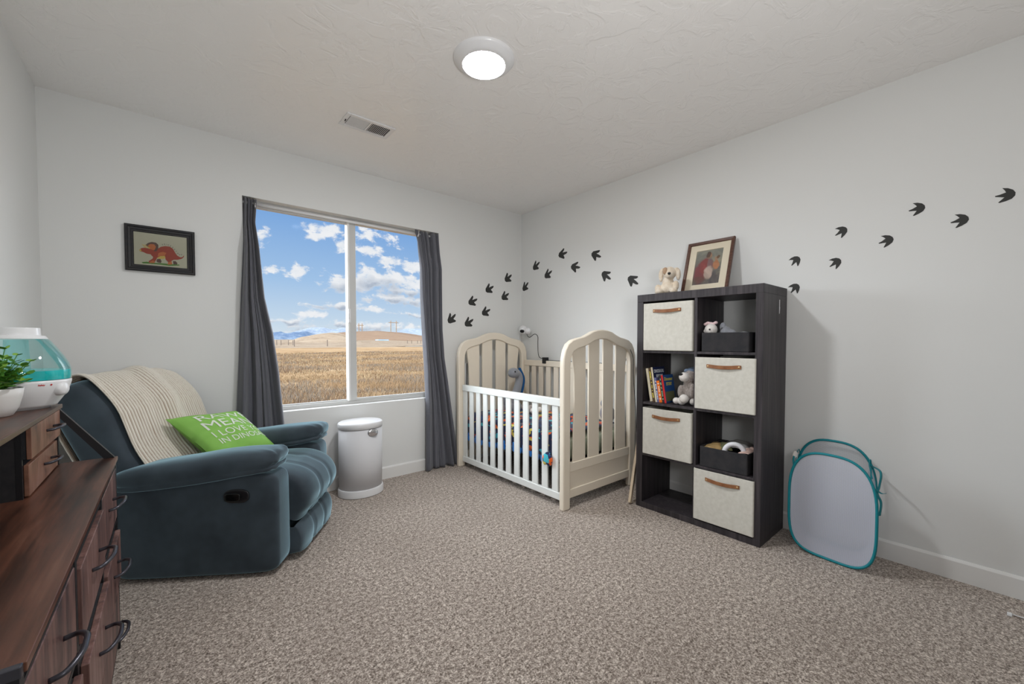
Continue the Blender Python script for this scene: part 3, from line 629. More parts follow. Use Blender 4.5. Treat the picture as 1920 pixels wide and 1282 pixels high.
for lst, sh, lab, conv, gname in ((pA, shA, labA, c5, 'footprint stickers left of the shelf'), (pB, shB, labB, c6, 'footprint stickers right of the shelf')):
    for i, (c, tp) in enumerate(lst):
        back = lst is pA and i < 7; cp, tq = Vector(wallpt(*conv(c), back)), Vector(wallpt(*conv(tp), back)); d = tq - cp; an = math.atan2(d.y, d.x); k = 1.0
        poly = [(cp.x + k * (x_ * math.cos(an) - y_ * math.sin(an)), cp.y + k * (x_ * math.sin(an) + y_ * math.cos(an))) for x_, y_ in sh]
        bm = B(); add_prism(bm, poly, (lambda a, b, dd: Vector((a, -dd, b))) if back else (lambda a, b, dd: Vector((-dd, -a, b))), .0002, .0014)
        e = bpy.data.objects.new('tmp', None); e.location = (cp.x, -.0002, cp.y) if back else (-.0002, -cp.x, cp.y)
        bm.transform(chain_inv(e)); loc = e.location.copy(); bpy.data.objects.remove(e)
        o = obj('dinosaur_footprint', bm, 'decal'); o.location = loc; tag(o, lab[i], 'wall sticker', gname)

# ================================================================== RECLINER
RP = Vector((-2.505, -1.05, 0)); RH = R(-34)
rec = thing('recliner', 'dusty blue microfibre recliner armchair in the corner under the picture', 'recliner', RP, RH)
RM = Matrix.Translation(RP) @ Matrix.Rotation(RH, 4, 'Z'); RMI = RM.inverted()
def rclamp(p, m=.012):       # keeps the upholstery just clear of the two walls behind it
    q = RM @ Vector(p); lim = -m - .115 * min(1, max(0, (q.x + 2.80) / .12))
    if q.y > lim - .05: q.y = lim - .05 * math.exp(-(q.y - lim + .05) / .05)
    l2 = XL + m
    if q.x < l2 + .05: q.x = l2 + .05 * math.exp(-(l2 + .05 - q.x) / .05)
    return RMI @ q
def rnoise(p, s, a, o=0): return a * mnoise.noise(Vector(p) * s + Vector((o, o, o)))
def rob(name, bm, m, parent=rec, **kw): return obj(name, bm, m, parent, world=False, smooth=True, **kw)
def fix(y0): return lambda p: rclamp(Vector((p.x + rnoise(p, 4, .004), p.y + rnoise(p, 5, .003, 3), p.z)))
rob('side_panel', add_super(B(), (-.375, .082, .262), (.375, .080, .245), .16, .22, 56, 40, fix(0)), 'microfibre')
rob('side_panel', add_super(B(), (-.375, .708, .262), (.355, .080, .245), .16, .22, 56, 40, fix(0)), 'microfibre')
rob('chair_base', add_super(B(), (-.40, .395, .20), (.32, .28, .175), .15, .2, 40, 20, fix(0)), 'microfibre')
def armfn(yc):
    def f(p):
        x_ = p.x; z = p.z + (x_ + .37) * .125 - .012 * math.cos((x_ + .37) / .40 * 1.5)
        k = math.exp(-((x_ - .02) / .07) ** 2)              # gathers at the nose of the pad
        z += k * .0045 * math.sin(p.y * 150 + x_ * 60); y = p.y + k * .003 * math.sin(p.z * 190 + x_ * 90)
        z += rnoise(p, 5, .006, 2)
        return rclamp(Vector((x_, y, z)))
    return f
for yc, yp in ((.088, 'microfibre'), (.702, 'microfibre')):
    pad = rob('arm_pad', add_super(B(), (-.380, yc, .540), (.378, .108, .066), .70, .42, 84, 40, armfn(yc)), 'microfibre')
    rob('arm_welt', add_super(B(), (-.380, yc, .496), (.370, .103, .022), .5, .42, 72, 16, armfn(yc)), 'microfibre', pad)
# seat cushion rolling over into the leg rest: profile swept across the chair
prof = qbez([(-.66, 0, .34), (-.66, 0, .46), (-.45, 0, .475), (-.22, 0, .485), (-.05, 0, .475), (.055, 0, .425), (.098, 0, .345), (.085, 0, .275), (.045, 0, .225), (.028, 0, .195)], 7)
rest = qbez([(.028, 0, .195), (.048, 0, .17), (.062, 0, .12), (.055, 0, .06), (.035, 0, .03), (-.1, 0, .03), (-.14, 0, .19)], 6)
def sweep(prof, y0, y1, c, n=40, groove=()):
    rows = []
    for j in range(n + 1):
        tau = -1 + 2 * j / n; y = (y0 + y1) / 2 + (y1 - y0) / 2 * (math.sin(tau * math.pi / 2)); k = (1 - abs(math.sin(tau * math.pi / 2)) ** 6) ** .35 if abs(tau) < 1 else 0
        k = .80 + .20 * k; row = []
        for p in prof:
            g = sum(.010 * math.exp(-((y - gy) / .012) ** 2) for gy in groove); d = (p - c); q = c + d * (k - g / max(.1, d.length))
            q = Vector((q.x, y, q.z)); wr = .004 * math.sin(q.x * 60 + y * 22) * math.exp(-((y - .43) / .07) ** 2) * math.exp(-((q.x + .06) / .08) ** 2)
            row.append(rclamp(Vector((q.x + rnoise(q, 6, .004), q.y, q.z + wr + rnoise(q, 5, .008, 5)))))
        rows.append(row)
    bm = B(); V = add_grid(bm, rows); bm.faces.new(V[0]); bm.faces.new(list(reversed(V[-1]))); return bm
rob('seat_cushion', sweep(prof + [Vector((-.1, 0, .24)), Vector((-.5, 0, .26))], .150, .640, Vector((-.2, 0, .36)), groove=(.315, .475)), 'microfibre')
rob('leg_rest', sweep(rest, .150, .640, Vector((-.04, 0, .11)), groove=(.315, .475)), 'microfibre')
# back, leaning: super-ellipse section swept sideways
BC = Vector((-.83, .385, .672)); TL_ = R(27); RT_, RW_, RZ_ = .125, .355, .318
def backpt(tau, phi, off=0, clampm=.012, e=.42):
    k = max(0, 1 - abs(tau) ** (2 / .34)) ** (.34 / 2)
    a = (RT_ * k + off) * sgn(math.cos(phi), .62); c = (RZ_ * (.80 + .20 * k) + off) * sgn(math.sin(phi), e)
    a += .012 * math.sin(c * 16) * (math.cos(phi) > 0) * k      # horizontal rolls of the back
    x_ = a * math.cos(TL_) - c * math.sin(TL_); z = a * math.sin(TL_) + c * math.cos(TL_)
    z -= .035 * max(0, tau) ** 2 + .012 * max(0, -tau) ** 2
    return rclamp(Vector((BC.x + x_, BC.y + tau * RW_, BC.z + z)), clampm)
rows = []
for j in range(61):
    tau = math.sin((-1 + 2 * j / 60) * math.pi / 2); rows.append([backpt(tau, 2 * math.pi * i / 96) for i in range(96)])
bm = B(); add_grid(bm, rows, True); rob('backrest', bm, 'microfibre')
# recess with the release lever
bm = B(); add_super(bm, (-.185, .0035, .405), (.058, .010, .034), .75, .35, 40, 16, lambda p: Vector((p.x, p.y, p.z))); bezel = rob('lever_recess', bm, 'black_plastic')
bm = B(); add_super(bm, (-.197, -.012, .405), (.036, .008, .019), .4, .4, 24, 12); rob('release_lever', bm, 'eye_black', bezel)
# throw blanket
NU, NV = 260, 90; rows = []; uvs = []
for j in range(NV + 1):
    v = j / NV; phi = R(212) - R(212 + 58) * v; row = []
    for i in range(NU + 1):
        u = i / NU; t_ = .034 + .62 * u + .048 * v * (1 - u) - .01 * v * u + .012 * math.sin(v * 5 + u * 3)
        tau = (t_ - BC.y) / RW_; rib = .0042 * math.cos(2 * math.pi * 34 * u)
        sag = .010 * math.sin(u * 9 + v * 4) * (.3 + v) + .006 * math.sin(u * 21 + 3 * v)
        row.append(backpt(max(-.985, min(.985, tau)), phi, .020 + rib + max(-.004, sag), .006))
    rows.append(row)
bm = B(); V = add_grid(bm, rows); uvl = bm.loops.layers.uv.new('uv'); idx = {}
for j, r_ in enumerate(V):
    for i, v_ in enumerate(r_): idx[v_] = (i / NU, j / NV)
for f in bm.faces:
    for l in f.loops: l[uvl].uv = idx[l.vert]
o = obj('throw_blanket', bm, 'knit', smooth=True, solid=.004); o.matrix_world = RM; o.location = RP; o.rotation_euler = (0, 0, RH)
tag(o, 'cream ribbed knit blanket draped over the back of the blue recliner', 'blanket')
# green cushion (corners in chair coordinates: forward, across, up)
def rc(s, t_, z): return Vector((-s, t_, z))
cTL, cTR, cBL, cBR = rc(.655, .255, .735), rc(.500, .600, .715), rc(.395, .235, .500), rc(.265, .585, .492)
def cush(u, v, side):
    p = (cTL * (1 - u) * v + cTR * u * v + cBL * (1 - u) * (1 - v) + cBR * u * (1 - v)); nrm = (cTR - cTL).cross(cTL - cBL).normalized()
    a, b = 2 * u - 1, 2 * v - 1; hgt = .072 * ((1 - a * a) * (1 - b * b)) ** .45
    cen = (cTL + cTR + cBL + cBR) / 4; pin = 1 - .05 * ((1 - a * a) + (1 - b * b)) * (1 - .0); q = cen + (p - cen) * (pin if max(abs(a), abs(b)) > .0 else 1)
    q = cen + (p - cen) * (1.04 - .06 * ((1 - a * a) * abs(b) + (1 - b * b) * abs(a)))
    return q + nrm * (hgt * side + (.003 * math.sin(9 * u + 6 * v) if side > 0 else 0)), nrm
nrm_ = (cTR - cTL).cross(cTL - cBL).normalized()
front = 1 if (RM.to_3x3() @ nrm_).dot(CAM - RM @ cTL) > 0 else -1
bm = B(); n = 40
for s in (1, -1): add_grid(bm, [[cush(i / n, j / n, s)[0] for i in range(n + 1)] for j in range(n + 1)])
bmesh.ops.remove_doubles(bm, verts=bm.verts, dist=.0005)
cu = thing('throw_pillow', 'lime green square pillow with white lettering, propped on the recliner seat', 'pillow', RP, RH)
cover = obj('pillow_cover', bm, 'pillow_green', cu, world=False, smooth=True)
bm = B(); PW, PH = (cTR - cTL).length, (cTL - cBL).length
for s, wd, v0, sz in (('RAWR', .84, .83, .070), ('MEANS', .90, .635, .086), ('I LOVE YOU', .90, .445, .058), ('IN DINOSAUR', .90, .30, .050)):
    tb = text_bm(s, sz, width=wd * PW, bold=0, cell=.012)
    for f in [f for f in tb.faces if f.calc_center_median().x > .47 * PW - .12 * PW]: tb.faces.remove(f)
    for v_ in [v_ for v_ in tb.verts if not v_.link_faces]: tb.verts.remove(v_)
    def place(c, v0=v0):
        u = .62 + c.x / PW; v = v0 + c.y / PH; p, nn = cush(min(.98, max(.02, u)), min(.98, max(.02, v)), front); return p + nn * front * .0022
    join_bm(bm, tb, 0, place)
o = obj('lettering', bm, 'pillow_letters', cu, world=False); plabel(o, 'pale lettering')

# ================================================================== WASTE CAN
t = thing('waste_can', 'white oval lidded diaper pail beneath the window', 'trash can', (-1.79, -.185, 0))
L_ = lambda prof, n=64, **k: add_lathe(B(), prof, (-1.79, -.185, 0), n, .162 / .162, .138 / .162, **k)
obj('can_base', L_([(.158, .0), (.166, .004), (.166, .046), (.162, .056), (.158, .058)]), 'white_plastic', t, smooth=False, bevel=.002)
obj('can_body', L_([(.156, .056), (.1585, .25), (.1585, .498)]), 'can_body', t, smooth=True)
lid = obj('lid', L_([(.158, .503), (.163, .505), (.163, .536), (.160, .544), (.150, .549), (.001, .553)]), 'white_plastic', t, smooth=True)
bm = B(); add_super(bm, (-1.747, -.185 - .131, .475), (.040, .013, .030), .9, .9, 24, 16, lambda p: Vector((p.x, p.y, min(p.z, .5)))); obj('foot_grip', bm, 'chrome', t, smooth=True).name = 'lid_grip'

# ================================================================== DRESSER DESK ALONG THE LEFT WALL
DX, DY0, DY1, DZ = -3.052, -1.175, -2.475, .722; DB = XL + .018
t = thing('dresser', 'dark wood and black metal dresser with rustic drawer fronts along the left wall', 'dresser', ((DX + DB) / 2, (DY0 + DY1) / 2, 0))
bm = add_box(B(), (DB, DY1 + .012, DZ - .014), (DX + .003, DY0 - .003, DZ)); obj('top_board', bm, 'desk_wood', t, bevel=.0015)
bm = add_box(B(), (DB, DY1, DZ - .016), (DX, DY1 + .012, DZ + .0015)); o = obj('top_end_rail', bm, 'handle_metal', t, bevel=.002); plabel(o, 'pale metal end rail')
cols = [DY0, DY0 - .433, DY0 - .866, DY1]
bm = B()
for y in (cols[0] - .001, cols[1], cols[2], cols[3] + .022):
    add_box(bm, (DX - .022, y - .022, .0), (DX - .002, y, DZ - .014)); add_box(bm, (DB, y - .022, .0), (DB + .02, y, DZ - .014))
    add_box(bm, (DB + .02, y - .022, .03), (DX - .022, y, .05))
for z in (.055, .275, .49, DZ - .034): add_box(bm, (DX - .02, DY1, z - .012), (DX - .004, DY0, z)); 
add_box(bm, (DB, DY1, .05), (DB + .004, DY0, DZ - .02))
obj('metal_frame', bm, 'black_metal', t)
def pull(bm, xw, yc, zc, half, out, rise=.012, r=.0048):
    pts = qbez([(xw, yc - half, zc), (xw + out * .55, yc - half * .93, zc + rise * .4), (xw + out * .95, yc - half * .45, zc + rise), (xw + out, yc, zc + rise * 1.1), (xw + out * .95, yc + half * .45, zc + rise), (xw + out * .55, yc + half * .93, zc + rise * .4), (xw, yc + half, zc)], 5)
    return add_tube(bm, pts, r, 8)
zr = [(.500, .690), (.285, .478), (.065, .262)]
for ci_ in range(3):
    ya, yb_ = cols[ci_] - .024, cols[ci_ + 1] + .004
    for ri, (za, zb) in enumerate(zr):
        dy = .0; gap = .026 if (ci_ == 1 or ri > 0) else .008
        out_ = (.004, .012, .004)[ri] + (.006 if ci_ == 1 else 0)
        bm = add_box(B(), (DB + .01, yb_ + .004, za + .004), (DX - .02 + out_, ya - .004, zb - gap - .001)); 
        dr = obj('drawer', bm, 'black_fabric', t)
        bm = add_box(B(), (DX - .020 + out_, yb_, za), (DX - .006 + out_, ya, zb - gap)); obj('drawer_front', bm, 'drawer_wood', dr, bevel=.002)
        obj('handle', pull(B(), DX - .006 + out_, (ya + yb_) / 2 + .01, (za + zb - gap) / 2 + .012, .062, .036), 'handle_metal', dr, smooth=True)
# upper shelf unit of the same dresser
HX, HZ, HB = -3.187, .930, XL + .018; HY0, HY1 = DY0 - .003, DY1 + .01
bm = add_box(B(), (HB, HY1, HZ - .014), (HX, HY0 + .012, HZ)); obj('hutch_top', bm, 'desk_wood', t, bevel=.0015)
bm = B(); hx = HX - .018
ypos = [HY0 - .002, HY0 - .425, (HY0 + HY1) / 2 - .0, HY1 + .016]
for y in (HY0 - .012, HY0 - .415, HY1 + .43, HY1 + .012):
    add_box(bm, (hx - .012, y - .010, DZ), (hx, y, HZ - .014)); add_box(bm, (HB, y - .010, DZ), (HB + .010, y, HZ - .014))
bm.free()
for y in (HY0 - .012, HY0 - .415, HY1 + .43, HY1 + .012):
    obj('hutch_post', add_box(B(), (hx - .012, y - .010, DZ), (hx, y, HZ - .014)), 'black_metal', t); obj('hutch_post', add_box(B(), (HB, y - .010, DZ), (HB + .010, y, HZ - .014)), 'black_metal', t)
bm = B(); add_box(bm, (HB, HY1, DZ), (HB + .005, HY0 - .015, HZ - .015)); add_box(bm, (HB, HY0 - .424, DZ), (hx - .012, HY0 - .419, HZ - .014)); add_box(bm, (HB, HY1 + .43, DZ), (hx - .012, HY1 + .435, HZ - .014))
obj('hutch_panels', bm, 'black_fabric', t)
for (za, zb, o_, k) in ((DZ + .105, HZ - .016, .006, .024), (DZ + .004, DZ + .090, -.0, .040)):
    ya, yb_ = HY0 - .024 - (k - .024), HY0 - .412
    bm = add_box(B(), (HB + .006, yb_ + .003, za), (hx + o_, ya - .003, zb)); dr = obj('drawer', bm, 'black_fabric', t)
    bm = add_box(B(), (hx + o_, yb_, za), (hx + .010 + o_, ya, zb)); obj('drawer_front', bm, 'hutch_drawer_wood', dr, bevel=.0015)
    obj('handle', pull(B(), hx + .010 + o_, (ya + yb_) / 2 + .035, (za + zb) / 2 + .005, .046, .030, .006, .0042), 'handle_metal', dr, smooth=True)
# triangular end brace
bm = B()
y0_ = DY0 - .006; y1_ = DY0 - .024
add_prism(bm, [(HX - .004, HZ - .014), (HX - .024, HZ - .014), (DX - .032, DZ + .0005), (DX - .004, DZ + .0005)], lambda a, b, d: Vector((a, d, b)), y0_, y1_)
add_box(bm, (hx - .006, y1_, DZ), (hx + .010, y0_, HZ - .016))
obj('end_brace', bm, 'black_metal', t)

# ================================================================== HUMIDIFIER
hc = (-3.276, -1.235, HZ); HK, HV = .885, .86
t = thing('humidifier', 'teal and white teardrop humidifier on the far end of the dresser shelf', 'humidifier', hc)
LA = lambda prof, n=64, **k: add_lathe(B(), [(a * HK, b * HV) for a, b in prof], hc, n, **k)
base = obj('humidifier_base', LA([(.080, 0), (.082, .006), (.098, .010), (.101, .016), (.120, .048), (.132, .078), (.1375, .100), (.1375, .108), (.130, .110)]), 'white_plastic', t, smooth=True)
obj('water_tank', LA([(.1365, .1105), (.1378, .125), (.1372, .150), (.132, .172), (.118, .203), (.100, .235), (.086, .258), (.080, .2655)], cap=False), 'tank_teal', t, smooth=True)
mat('water_teal', (.0, .50, .52), .15, (.02, .66, .66), 6, spec=.6)
obj('water', LA([(.134, .111), (.1352, .125), (.1346, .146), (.0001, .1462)]), 'water_teal', t, smooth=False, auto=1)
obj('mist_tube', LA([(.034, .147), (.030, .262)], 32), 'tank_inner', t, smooth=True)
bm = LA([(.080, .2655), (.072, .278), (.062, .279), (.0605, .306), (.0595, .308), (.052, .308), (.050, .295), (.001, .294)]); o = obj('mist_cap', bm, 'white_plastic', t, smooth=False, bevel=.001)
bm = B(); kd = Vector((.62, -.30, 0)).normalized(); kc = Vector(hc) + kd * .112 + Vector((0, 0, .064)); mrot = kd.to_track_quat('Z', 'Y').to_matrix().to_4x4()
add_lathe(bm, [(.023, -.012), (.023, .004), (.021, .011), (.015, .016), (.001, .018)], n=32); bm.transform(Matrix.Translation(kc) @ mrot); obj('dial', bm, 'white_plastic', t, smooth=True)
vd = (Vector((CAM.x, CAM.y, 0)) - Vector((hc[0], hc[1], 0))).normalized()
def on_body(c, a0, z0, r0=.1232, k=.30):
    an = math.atan2(vd.y, vd.x) + a0 + c.x / r0; rr = r0 - max(0, .088 - (z0 + c.y)) * k; return Vector((hc[0] + rr * math.cos(an), hc[1] + rr * math.sin(an), hc[2] + z0 + c.y))
bm = join_bm(B(), text_bm('Safety', .0072, bold=.0003), 0, lambda c: on_body(c, .42, .080)); join_bm(bm, text_bm('.', .045, bold=.0003), 0, lambda c: on_body(c, .62, .080)); obj('logo', bm, 'red_ink', t)

# ================================================================== PLANT
pc = Vector((-3.300, -1.408, HZ))
t = thing('potted_plant', 'small leafy artificial plant in a white bowl, before the humidifier', 'plant', pc)
pot = obj('pot', add_lathe(B(), [(.042, 0), (.046, .002), (.058, .025), (.066, .060), (.069, .082), (.066, .083), (.062, .070), (.03, .068), (.001, .068)], pc, 48), 'pot_white', t, smooth=True)
rl = random.Random(11); bmA, bmB, bmS = B(), B(), B()
for k in range(60):
    az = rl.uniform(0, 6.283); el_ = rl.uniform(.55, 1.5); ln = rl.uniform(.07, .14); b0 = pc + Vector((math.cos(az) * .03 * rl.random(), math.sin(az) * .03 * rl.random(), .066))
    d = Vector((math.cos(az) * math.cos(el_), math.sin(az) * math.cos(el_), math.sin(el_))); pts = [b0 + d * ln * s - Vector((0, 0, .03 * s * s * math.cos(el_))) for s in np.linspace(0, 1, 6)]
    pts = [Vector((max(p.x, XL + .012), p.y, p.z)) for p in pts]; add_tube(bmS, pts, .0011, 5)
    for s in range(1, 6):
        for sd in (-1, 1):
            p = pts[s]; dd = (pts[s] - pts[s - 1]).normalized(); sidev = (dd.cross(Vector((0, 0, 1))).normalized() * sd + dd * .5 + Vector((0, 0, rl.uniform(-.2, .5)))).normalized(); L = rl.uniform(.015, .025); wv_ = sidev.cross(Vector((rl.uniform(-.3, .3), rl.uniform(-.3, .3), 1))).normalized() * L * .40
            q = [p, p + sidev * L * .35 + wv_, p + sidev * L * .8 + wv_ * .8, p + sidev * L, p + sidev * L * .8 - wv_ * .8, p + sidev * L * .35 - wv_]
            if min(a.x for a in q) < XL + .006: continue
            mb_ = bmA if rl.random() < .55 else bmB; mb_.faces.new([mb_.verts.new(a) for a in q])
obj('stems', bmS, 'leaf', t, smooth=True); obj('leaves', bmA, 'leaf', t); o = obj('leaves', bmB, 'leaf_light', t); plabel(o, 'bright yellow-green leaves')
obj('soil', add_lathe(B(), [(.061, .066), (.001, .070)], pc, 32), 'soil', pot)

# ================================================================== CRIB
CX0, CX1, CYN, CYF = -.875, -.035, -1.425, -.088; CC = (CX0 + CX1) / 2
crib = thing('crib', 'cream wooden crib with arched slatted ends in the room corner', 'crib', (CC, (CYN + CYF) / 2, 0))
outer = [(.42, 0), (.42, .98), (.416, 1.04), (.402, 1.09), (.375, 1.132), (.33, 1.160), (.27, 1.174), (.215, 1.183), (.165, 1.200), (.115, 1.221), (.06, 1.233), (0, 1.237)]
inner = [(.350, 0), (.350, .98), (.346, 1.02), (.334, 1.055), (.312, 1.082), (.275, 1.100), (.235, 1.109), (.19, 1.118), (.145, 1.134), (.10, 1.153), (.05, 1.165), (0, 1.168)]
def arch_at(x_):       # inner arch height at |x|
    x_ = abs(x_)
    for (a, b), (c, d) in zip(inner[1:], inner[2:]):
        if c <= x_ <= a: return d + (b - d) * ((x_ - c) / (a - c) if a != c else 0)
    return .98
def end_panel(ya, yb_, y_slat, label):
    root = None
    o1 = outer + [(-a, b) for a, b in reversed(outer[:-1])]; i1 = inner + [(-a, b) for a, b in reversed(inner[:-1])]
    bm = B(); rows = []
    for (a, b), (c, d) in zip(o1, i1): rows.append([(CC + a, ya, b), (CC + a, yb_, b), (CC + c, yb_, d), (CC + c, ya, d)])
    V = add_grid(bm, rows, True); bm.faces.new(V[0]); bm.faces.new(V[-1])
    fr = obj('end_frame', bm, 'crib_cream', crib, bevel=.009, seg=3); plabel(fr, label)
    ym = (ya + yb_) / 2; th = .006
    for k, (xa, xb) in enumerate(((.177, .308), (.022, .142), (-.142, -.022), (-.308, -.177))):
        out_ = 1 if k == 0 else (-1 if k == 3 else 0); L, Rr = [], []
        for z in np.linspace(.30, 1, 15):
            f = z; zt_ = 0
            q = .012 * math.sin(math.pi * (z - .3) / .7)
            l, r_ = xa + (q if out_ == -1 else 0), xb - (q if out_ == 1 else 0)
            L.append((l, z)); Rr.append((r_, z))
        # outer edge sweeps inwards towards the arch
        topk = lambda x_: arch_at(x_) + .006
        pl2 = []
        xl, xr = xa, xb
        if out_ == 1: right = [(xb, .30), (xb - .006, .55), (xb - .014, .75), (xb - .010, .92), (xb + .004, 1.02), (xb + .012, 1.075)]; left = [(xa, topk(xa)), (xa, .30)]
        elif out_ == -1: right = [(xb, .30), (xb, topk(xb))]; left = [(xa - .012, 1.075), (xa - .004, 1.02), (xa + .010, .92), (xa + .014, .75), (xa + .006, .55), (xa, .30)]
        else: right = [(xb, .30), (xb, topk(xb))]; left = [(xa, topk(xa)), (xa, .30)]
        mid = [(x_, topk(x_)) for x_ in np.linspace(right[-1][0], left[0][0], 8)[1:-1]]
        poly = right + mid + left
        bm = B(); add_prism(bm, poly, lambda a, b, d: Vector((CC + a, d, b)), ym - th, ym + th); obj('slat', bm, 'crib_cream', fr, bevel=.003)
    bm = add_box(B(), (CC - .352, ym - .014, .252), (CC + .352, ym + .014, .315)); obj('cross_rail', bm, 'crib_cream', fr, bevel=.004)
    bm = add_box(B(), (CC - .352, ym - .005, .125), (CC + .352, ym + .005, .256)); obj('lower_panel', bm, 'crib_cream', fr)
    bm = add_box(B(), (CC - .352, ym - .014, .072), (CC + .352, ym + .014, .132)); obj('bottom_rail', bm, 'crib_cream', fr, bevel=.004)
end_panel(CYN, CYN + .042, 0, 'near arched crib end'); end_panel(CYF - .042, CYF, 0, 'far arched crib end by the window wall')
ya, yb_ = CYN + .05, CYF - .048
fr = bpy.data.objects.new('front_rail', None); COL.objects.link(fr); fr.parent = crib; fr.location = Vector((CX0 + .05, (ya + yb_) / 2, .05)) - crib.location; plabel(fr, 'bright white slatted front side, lowered')
obj('top_rail', add_box(B(), (-.842, ya, .700), (-.812, yb_, .755)), 'crib_white', fr, bevel=.006, seg=3)
obj('bottom_rail', add_box(B(), (-.840, ya, .048), (-.814, yb_, .098)), 'crib_white', fr, bevel=.004)
for k in range(12):
    y = -.165 - k * .1035; obj('slat', add_box(B(), (-.834, y - .029, .095), (-.820, y + .029, .704)), 'crib_white', fr, bevel=.003)
br = bpy.data.objects.new('back_rail', None); COL.objects.link(br); br.parent = crib; br.location = Vector((CX1 - .04, (ya + yb_) / 2, .2)) - crib.location; plabel(br, 'raised slatted back side by the wall')
obj('top_rail', add_box(B(), (-.080, ya, .905), (-.052, yb_, .962)), 'crib_cream', br, bevel=.006, seg=3)
obj('bottom_rail', add_box(B(), (-.078, ya, .20), (-.054, yb_, .25)), 'crib_cream', br, bevel=.004)
for k in range(12):
    y = -.165 - k * .1035; obj('slat', add_box(B(), (-.073, y - .029, .248), (-.059, y + .029, .907)), 'crib_cream', br, bevel=.003)
bm = B(); add_tube(bm, [(-.800, ya + .022, .10), (-.800, ya + .022, .72)], .005, 10); add_tube(bm, [(-.800, ya + .022, .10), (-.800, ya + .022, .135)], .009, 10); add_tube(bm, [(-.800, ya + .022, .40), (-.800, ya + .022, .44)], .010, 10)
obj('slide_rod', bm, 'chrome', crib, smooth=True)
bm = B(); add_tube(bm, [(-.802, yb_ - .018, .08), (-.802, yb_ - .018, .95)], .005, 10); o = obj('slide_rod', bm, 'black_metal', crib, smooth=True); plabel(o, 'dark rod at the far end')
bm = B(); add_box(bm, (-.795, ya, .285), (-.09, yb_, .300)); obj('mattress_support', bm, 'black_metal', crib)
MX0, MX1, MY0, MY1 = -.795, -.095, -1.345, -.155
o = obj('crib_mattress', add_super(B(), ((MX0 + MX1) / 2, (MY0 + MY1) / 2, .375), ((MX1 - MX0) / 2, (MY1 - MY0) / 2, .075), .15, .12, 64, 16), 'mattress', smooth=True); tag(o, 'pale green-white mattress lying in the crib', 'mattress')
# fleece blanket over the mattress, hanging at the front
bl = thing('fleece_blanket', 'blue-fringed navy blanket with orange and teal print on the crib mattress', 'blanket', ((MX0 + MX1) / 2, (MY0 + MY1) / 2, .452))
rows = []
pth = [(-.800 - .002, .305), (-.801, .34), (-.802, .38), (-.801, .42), (-.796, .452), (-.775, .470)] + [(x_, .472) for x_ in np.linspace(-.74, -.13, 22)]
for j in range(111):
    y = -1.31 + j / 110 * 1.14; row = []
    for i, (a, b) in enumerate(pth):
        k = min(1, i / 8); b2 = b + k * (.022 * mnoise.noise(Vector((a * 7, y * 7, 0))) + .028 * max(0, mnoise.noise(Vector((a * 3, y * 3, 4)))) + .020)
        if i < 5: a2 = a + (-.007 * abs(math.sin(y * 24 + 1)) - .0)
        else: a2 = a
        b2 = b2 if i >= 5 else b + .02 * math.sin(y * 5) * (1 - i / 5) + k * .02
        row.append((a2, y, b2))
    rows.append(row)
bm = B(); add_grid(bm, rows); obj('blanket_cloth', bm, 'dino_fleece', bl, smooth=True, solid=.006)
bm = B()
for k in range(29):
    y = -1.30 + k * .0398; z0 = .305 + .02 * math.sin(y * 5) + .012; x_ = -.8035
    add_super(bm, (x_ - .0015, y, z0 - .022), (.0055, .015, .040), .7, .7, 10, 8)
obj('fringe', bm, 'blue_fleece', bl, smooth=True)
bm = B(); add_super(bm, (-.848, -1.245, .315), (.024, .045, .046), .9, .9, 24, 16, lambda p: p + Vector((0, 0, .006 * math.sin(p.y * 120)))); add_tube(bm, [(-.803, -1.235, .36), (-.835, -1.24, .335)], .012, 8); obj('knotted_corner', bm, 'dino_fleece', bl, smooth=True)
# plush things inside the crib
def plush(parts, remesh=.006):
    bm = B()
    for c, r in parts: add_super(bm, c, r, 1, 1, 20, 14)
    return bm, remesh
def pobj(name, parts, m, parent, remesh=.006): bm, r_ = plush(parts, remesh); return obj(name, bm, m, parent, remesh=r_)
t = thing('plush_dinosaur', 'grey long-necked plush dinosaur with blue spine ridge standing in the crib', 'stuffed toy', (-.36, -.27, .50))
dp = [(-.36, -.27, .60, .085, .07, .09)]
nk = qbez([(-.33, -.27, .60), (-.285, -.27, .70), (-.265, -.27, .79), (-.30, -.27, .845), (-.345, -.275, .855)], 7)
parts = [((-.37, -.27, .585), (.10, .075, .085)), ((-.45, -.25, .52), (.035, .035, .05)), ((-.33, -.33, .52), (.035, .035, .05)), ((-.30, -.22, .52), (.035, .035, .05)), ((-.42, -.33, .52), (.035, .035, .05))]
for i, p in enumerate(nk): parts.append((tuple(p), (.046 - .0006 * i, .038, .040)))
parts.append(((-.352, -.285, .848), (.062, .046, .050)))
pobj('plush_body', parts, 'plush_grey', t, .007)
bm = B(); nk2 = qbez([(-.245, -.27, .62), (-.222, -.275, .71), (-.215, -.275, .79), (-.262, -.275, .878)], 8)
for p in nk2: add_super(bm, p, (.014, .014, .016), .8, .8, 10, 8)
obj('spine_ridge', bm, 'plush_blue', t, smooth=True)
bm = B(); add_super(bm, (-.367, -.329, .862), (.008, .006, .008), 1, 1, 12, 8); obj('eye', bm, 'eye_black', t, smooth=True)
t = thing('plush_toy', 'small grey and white plush lying on the crib blanket', 'stuffed toy', (-.42, -.62, .50)); t['label'] = 'small grey plush with white paws lying on the dinosaur blanket'
pobj('plush_body', [((-.42, -.62, .545), (.055, .075, .04)), ((-.42, -.53, .56), (.035, .035, .035))], 'plush_taupe', t)
pobj('paw', [((-.465, -.68, .545), (.025, .025, .025)), ((-.40, -.70, .55), (.025, .03, .025))], 'plush_white', t)
